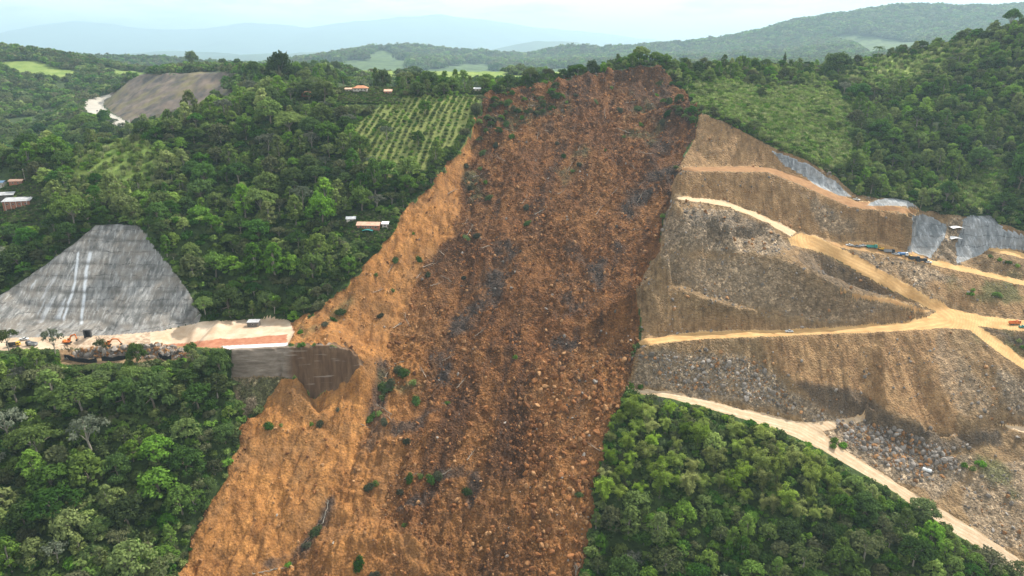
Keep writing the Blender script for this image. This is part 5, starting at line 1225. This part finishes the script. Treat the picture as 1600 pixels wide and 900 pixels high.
def truck(name, loc, rz, pm, bedm, label, group=None, tank=False):
    e = empty(name, loc, rz); wheels(e, (-2.6, -1.3, 2.5), 1.05, .5, .34)
    MB().box(-3.6, 3.6, -.45, .45, .6, .95).build("chassis", M_STEEL, e)
    MB().prism([(1.75,.8),(3.7,.8),(3.7,1.9),(3.4,2.95),(1.75,2.95)], -1.15, 1.15).build("cab", pm, e, .05)
    MB().prism([(3.62,2.0),(3.70,2.0),(3.44,2.8),(3.36,2.8)], -1.0, 1.0).box(2.2, 3.2, -1.17, 1.17, 1.95, 2.65).build("cab_window", M_GLASS, e)
    if tank: MB().cyl((-1.1, 0, 1.95), .98, 4.9, 'x', 16).build("tank", bedm, e)
    else: MB().box(-3.8, 1.5, -1.2, 1.2, .98, 1.15).box(-3.8, 1.5, -1.25, -1.1, 1.15, 2.4).box(-3.8, 1.5, 1.1, 1.25, 1.15, 2.4).box(1.36, 1.5, -1.1, 1.1, 1.15, 2.6).box(-3.8, -3.66, -1.1, 1.1, 1.15, 2.3).build("dump_bed", bedm, e)
    return tag(e, label, "truck", group)
def excavator(loc, rz, pm, label, pose=0, group=None, s=1.0):
    e = empty("excavator", loc, rz, (s,)*3)
    for sy in (-1, 1):
        t = MB().prism([(-1.9,.25),(-1.6,0),(1.6,0),(1.9,.25),(1.9,.6),(1.6,.85),(-1.6,.85),(-1.9,.6)], sy*1.1-.32, sy*1.1+.32).build("track", M_STEEL, e)
    MB().cyl((0, 0, .98), .7, .3, 'z', 14).build("slew_ring", M_STEEL, e)
    MB().box(-2.1, 1.3, -1.25, 1.25, 1.1, 1.75).box(-2.2, -1.0, -1.25, 1.25, 1.75, 2.35, .15).build("upper_body", pm, e, .04)
    MB().box(-.1, 1.45, .35, 1.25, 1.75, 2.95, .12).build("cab", pm, e, .04); MB().box(.1, 1.50, .33, 1.27, 2.1, 2.75, .1).build("cab_window", M_GLASS, e)
    if pose == 0: A, B_, C_, D_ = (1.0,-.2,1.6), (2.6,-.2,4.9), (4.9,-.2,5.4), (5.2,-.2,2.6)
    else: A, B_, C_, D_ = (1.0,-.2,1.6), (3.0,-.2,4.1), (5.6,-.2,3.6), (6.8,-.2,1.0)
    MB().beam(A, B_, .45, .7).beam(B_, C_, .4, .6).build("boom", pm, e)
    MB().beam(C_, D_, .35, .5).build("arm", pm, e)
    d = Vector(D_); MB().prism([(d.x-.2,d.z),(d.x+.35,d.z+.1),(d.x+.6,d.z-.7),(d.x,d.z-1.15),(d.x-.75,d.z-.8)], -.85, .45).build("bucket", M_STEEL, e)
    return tag(e, label, "excavator", group)
def house(name, loc, rz, w, d, h, rh, wallm, roofm, label, cat="house", over=.6, mono=False, nwin=3, posts=0, group=None, hip=False):
    """walls with openings, roof, windows and door; the front looks towards -y"""
    e = empty(name, loc, rz)
    MB().box(-w/2, w/2, -d/2, d/2, -2.5, h).build("wall", wallm, e)
    W2, D2 = w/2+over, d/2+over
    if hip: r = MB().add([(-W2,-D2,h),(W2,-D2,h),(W2,D2,h),(-W2,D2,h),(-W2+D2*.9,0,h+rh),(W2-D2*.9,0,h+rh),(-W2,-D2,h+.18),(W2,-D2,h+.18),(W2,D2,h+.18),(-W2,D2,h+.18)], [(3,2,1,0),(0,1,7,6),(1,2,8,7),(2,3,9,8),(3,0,6,9),(6,7,5,4),(7,8,5),(8,9,4,5),(9,6,4)])
    elif mono: r = MB().add([(-W2,-D2,h+.01),(W2,-D2,h+.01),(W2,D2,h+rh),(-W2,D2,h+rh),(-W2,-D2,h+.2),(W2,-D2,h+.2),(W2,D2,h+rh+.2),(-W2,D2,h+rh+.2)], [(3,2,1,0),(4,5,6,7),(0,1,5,4),(1,2,6,5),(2,3,7,6),(3,0,4,7)])
    else: r = MB().add([(-W2,-D2,h+.01),(W2,-D2,h+.01),(W2,0,h+rh),(-W2,0,h+rh),(-W2,D2,h+.01),(W2,D2,h+.01),(-W2,-D2,h+.18),(W2,-D2,h+.18),(W2,0,h+rh+.18),(-W2,0,h+rh+.18),(-W2,D2,h+.18),(W2,D2,h+.18)], [(0,3,2,1),(3,4,5,2),(6,7,8,9),(9,8,11,10),(0,1,7,6),(4,10,11,5),(0,6,9,3),(3,9,10,4),(1,2,8,7),(2,5,11,8)])
    r.build("roof", roofm, e)
    for k in range(nwin):
        x = -w/2+w*(k+.75)/(nwin+.5); zc = h*.55
        f = MB().box(x-.7, x+.7, -d/2-.06, -d/2+.02, zc-.6, zc+.6).build("window", M_RENDER, e); MB().box(x-.56, x+.56, -d/2-.09, -d/2-.05, zc-.47, zc+.47).build("pane", M_GLASS, f)
    MB().box(w*.36, w*.36+1.0, -d/2-.07, -d/2+.02, .02, 2.1).build("door", M_WOOD, e)
    for k in range(posts):
        x = -w/2+w*(k+.5)/posts; MB().box(x-.16, x+.16, -D2+.12, -D2+.44, -3.0, h).build("post", M_RENDER, e)
    return tag(e, label, cat, group)
def shelter(name, loc, rz, w, d, h, roofm, label, group=None):
    e = empty(name, loc, rz)
    for sx_ in (-1, 1):
        for sy in (-1, 1): MB().box(sx_*w*.45-.12, sx_*w*.45+.12, sy*d*.42-.12, sy*d*.42+.12, -2.0, h).build("post", M_FRAME, e)
    n = 10; prof = [(-w/2+w*k/n, h+.9*math.sin(math.pi*k/n)) for k in range(n+1)]
    MB().prism(prof+[(x, z-.15) for x, z in reversed(prof)], -d/2, d/2).build("roof", roofm, e)
    return tag(e, label, "shelter", group)
house("tin_roofed_house", spot(30, 322), .25, 19, 9, 4.6, 1.6, M_BRICK, M_TIN, "brick house with pale tin roof and white posts at the left edge", mono=True, posts=5, nwin=4)
house("tin_roofed_shed", spot(6, 311), .35, 17, 12, 4.0, 1.6, M_DIMWALL, M_TIN, "dark low shed with wide grey roof behind the brick house", "shed", nwin=2)
house("blue_roofed_hut", spot(0, 291), .1, 9, 6, 3.4, 1.2, M_RENDER, M_BLUEROOF, "small hut with bluish roof at the far left edge", "hut", nwin=2)
house("clay_roofed_hut", spot(28, 288), .1, 10, 6, 3.0, 1.2, M_BRICK, M_PINKROOF, "low hut with orange roof above the brick house", "hut", nwin=2)
p = spot(40, 285); e = empty("utility_pole", p); MB().cyl((0, 0, 5.5), .16, 12, 'z').build("pole", M_RENDER, e); MB().box(-1, 1, -.08, .08, 10.6, 10.8).build("crossarm", M_WOOD, e); tag(e, "thin pale utility pole beside the left-edge houses", "utility pole")
house("long_house", spot(577, 356), -.06, 17, 7, 2.6, 2.0, M_BRICK, M_PINKROOF, "long house with faded orange roof beside the landslide's left bank", nwin=4)
house("white_roofed_shed", spot(603, 354), -.06, 4.5, 5.5, 2.6, 1.3, M_RENDER, M_WHITEROOF, "small white-roofed annex at the right end of the long house", "shed", nwin=1)
house("white_roofed_shed", spot(549, 346), .1, 6.5, 5, 2.4, 1.4, M_RENDER, M_WHITEROOF, "white-roofed shed left of the long house among trees", "shed", nwin=1)
e = shelter("tarpaulin_shelter", spot(575, 365), 0, 8, 5, 2.6, M_TARP, "teal tarpaulin shelter in front of the long house")
house("hip_roofed_house", spot(564, 142), 0, 14, 9, 2.6, 2.6, M_RENDER, M_CLAYROOF, "ridge farmhouse with large orange hipped roof", hip=True, nwin=4)
house("farm_annex", spot(546, 143), 0, 7, 5, 2.2, 1.2, M_RENDER, M_PINKROOF, "low annex joined to the left of the ridge farmhouse", "annex", nwin=2)
house("ridge_house", spot(607, 147), .05, 7, 6, 2.6, 1.8, M_BRICK, M_PINKROOF, "small brick house with pink-white roof right of the ridge farmhouse", nwin=2)
house("red_roofed_house", spot(480, 151), 0, 9, 7, 3.2, 1.6, M_BRICK, M_CLAYROOF, "small red-roofed house among trees left of the ridge farmhouse", nwin=2)
house("white_roofed_hut", spot(726, 141), 0, 9, 5, 3.0, 1.0, M_RENDER, M_WHITEROOF, "wide white-roofed hut on the ridge near the landslide tip", "hut", nwin=2)
house("white_roofed_hut", spot(746, 143), 0, 6, 4, 2.6, .9, M_RENDER, M_WHITEROOF, "smallest white-roofed hut right at the landslide's left tip", "hut", nwin=1)
pickup("parked_car", spot(586, 147), .4, P_BLUE, "blue car parked between the two ridge houses", cat="car")
house("site_shed", spot(397, 509), .05, 7.5, 4.5, 3.2, .5, M_DIMWALL, M_TIN, "small dark site shed with grey roof on the pale highway platform", "shed", mono=True, nwin=1, over=.2)
excavator(spot(106, 537), .15, P_ORANGE, "orange excavator with raised boom at the concrete slope's foot, left of the square portal", 0, "orange excavators", 1.15)
excavator(spot(168, 541), .35, P_ORANGE, "orange excavator reaching over the rubble bank, right of the square portal", 1, "orange excavators", 1.15)
truck("dump_truck", spot(22, 541), .2, P_YEL, M_STEEL, "dark-bedded dump truck at the left end of the highway platform")
truck("dump_truck", spot(50, 540), 2.9, P_DARK, P_GREY, "dark dump truck parked just left of the orange excavators")
pickup("pickup_truck", spot(38, 531), .1, P_WHITE, "white pickup parked against the foot of the concrete slope")
e = empty("drain_portal", spot(138, 527)); MB().box(-2.4, -1.7, -.7, .7, -.5, 4.6).box(1.7, 2.4, -.7, .7, -.5, 4.6).box(-2.4, 2.4, -.7, .7, 4.6, 5.3).build("frame", M_FRAME, e); MB().box(-1.7, 1.7, .3, .5, -.5, 4.6).build("opening", M_BLACK, e); tag(e, "square dark portal frame at the foot of the concrete slope", "portal")
for (a0, b0, a1, b1, lab) in ((102, 560, 152, 566, "left black membrane edge sagging under the rubble bank"), (160, 563, 204, 558, "middle black membrane edge under the rubble bank"), (248, 557, 268, 561, "short black membrane flap at the right end of the rubble bank")):
    n = 9; V, F = [], []
    for k in range(n):
        q = spot(a0+(a1-a0)*k/(n-1), b0+(b1-b0)*k/(n-1)+2.5*math.sin(math.pi*k/(n-1))); hgt = 2.6+.5*math.sin(k*1.7)
        V += [(q.x, q.y-.5, q.z-.8), (q.x, q.y-.5+.3*math.sin(k), q.z+hgt), (q.x, q.y-.1+.3*math.sin(k), q.z+hgt), (q.x, q.y-.1, q.z-.8)]
    for k in range(n-1):
        for j in range(4): F.append((4*k+j, 4*k+(j+1) % 4, 4*k+4+(j+1) % 4, 4*k+4+j))
    F += [(3,2,1,0), tuple(4*(n-1)+j for j in range(4))]
    m_ = MB(); m_.add(V, F); tag(m_.build("retaining_membrane", M_BLACK), lab, "membrane", "black membranes below the rubble bank")
p = spot(528, 645); o = mesh_obj("pale_bush", shrub_mesh(95, 1.6, 3.2, L_PALE), None, p, (0, 0, 1), (.8, .8, 1.1)); tag(o, "pale dry bush standing alone on the tan bank under the wall", "bush")
# machine yard
Gy = "vehicles in the quarry yard"
pickup("pickup_truck", spot(1327, 384), 2.9, P_WHITE, "white pickup at the left end of the yard's vehicle row", Gy)
pickup("pickup_truck", spot(1339, 386), 3.0, P_GREY, "grey pickup second from the left in the yard's vehicle row", Gy)
pickup("pickup_truck", spot(1348, 385), .1, P_WHITE, "white pickup just left of the teal truck in the yard", Gy)
truck("tipper_truck", spot(1362, 388), -.2, P_TEAL, P_TEAL, "teal tipper truck in the quarry yard", Gy)
excavator(spot(1376, 391), 2.6, P_YEL, "yellow excavator right of the teal truck in the yard", 1)
truck("tipper_truck", spot(1389, 395), -.3, P_DARK, P_GREY, "dark tipper truck right of the yellow excavator in the yard", Gy)
pickup("pickup_truck", spot(1399, 398), -.4, P_WHITE, "white pickup between the dark and the tank truck in the yard", Gy)
truck("tank_truck", spot(1410, 400), -.25, P_WHITE, P_BLUE, "white truck with a bluish tank in the yard", Gy, True)
pickup("pickup_truck", spot(1419, 401), -.3, P_YEL, "yellow pickup right of the tank truck in the yard", Gy)
truck("tipper_truck", spot(1428, 406), -.3, P_DARK, P_DARK, "black tipper truck leftmost of the black pair at the yard's right end", Gy)
truck("tipper_truck", spot(1439, 409), -.25, P_DARK, P_DARK, "black tipper truck rightmost of the black pair at the yard's right end", Gy)
pickup("pickup_truck", spot(1450, 411), -.3, P_WHITE, "white pickup at the right end of the yard's vehicle row", Gy)
pickup("pickup_truck", spot(1338, 313), -.6, P_WHITE, "white pickup at the bottom of the long diagonal concrete strip")
pickup("pickup_truck", spot(1233, 519), .05, P_WHITE, "white pickup driving along the long level haul road")
truck("tipper_truck", spot(1585, 507), .1, P_ORANGE, P_ORANGE, "orange tipper truck on the haul road at the right edge")
pickup("pickup_truck", spot(1598, 512), 0, P_TEAL, "teal pickup in front of the orange tipper at the right edge")
shelter("portal_shelter", spot(1494, 362), 0, 9, 6, 3.2, M_WHITEROOF, "upper white arched shelter in the notch between the concrete slopes", "white shelters in the notch")
shelter("portal_shelter", spot(1491, 378), 0, 9, 6, 3.0, M_WHITEROOF, "lower white arched shelter in the notch between the concrete slopes", "white shelters in the notch")
p = spot(1448, 737); e = empty("water_tank", p, -.7); MB().cyl((0, 0, 1.1), 1.1, 4.6, 'x', 18).build("tank", P_WHITE, e); MB().cyl((0, 0, 2.25), .35, .3, 'z').build("hatch", P_GREY, e); MB().box(-1.6, -1.2, -1, 1, -.3, .5).box(1.2, 1.6, -1, 1, -.3, .5).build("cradle", M_STEEL, e); tag(e, "white cylindrical tank lying among rocks near the lower road", "tank")
pickup("pickup_truck", spot(152, 174), 2.2, P_DARK, "dark vehicle on the far curving road in the left valley")
# ------------------------------------------------------------------ haze
bm_z0, bm_z1 = float(GZ.min())-1.0, float(GZ.max())+40
me = bpy.data.meshes.new("haze")
hx, hy0, hy1 = 29500, -400, 33500
vs = [(sx_*hx, y, z) for z in (bm_z0, bm_z1) for y in (hy0, hy1) for sx_ in (-1, 1)]
me.from_pydata(vs, [], [(0,2,3,1),(4,5,7,6),(0,1,5,4),(2,6,7,3),(0,4,6,2),(1,3,7,5)]); me.update()
hm = bpy.data.materials.new("haze_air"); hm.use_nodes = True
hn = hm.node_tree.nodes
for n in list(hn): hn.remove(n)
ho = hn.new("ShaderNodeOutputMaterial"); pv = hn.new("ShaderNodeVolumePrincipled")
pv.inputs['Color'].default_value = (.60, .85, 1.0, 1); pv.inputs['Density'].default_value = HAZE_DENSITY; pv.inputs['Anisotropy'].default_value = .25
hm.node_tree.links.new(pv.outputs[0], ho.inputs['Volume'])
me.materials.append(hm)
ho_ = bpy.data.objects.new("haze", me); COL.objects.link(ho_); tag(ho_, kind='stuff')
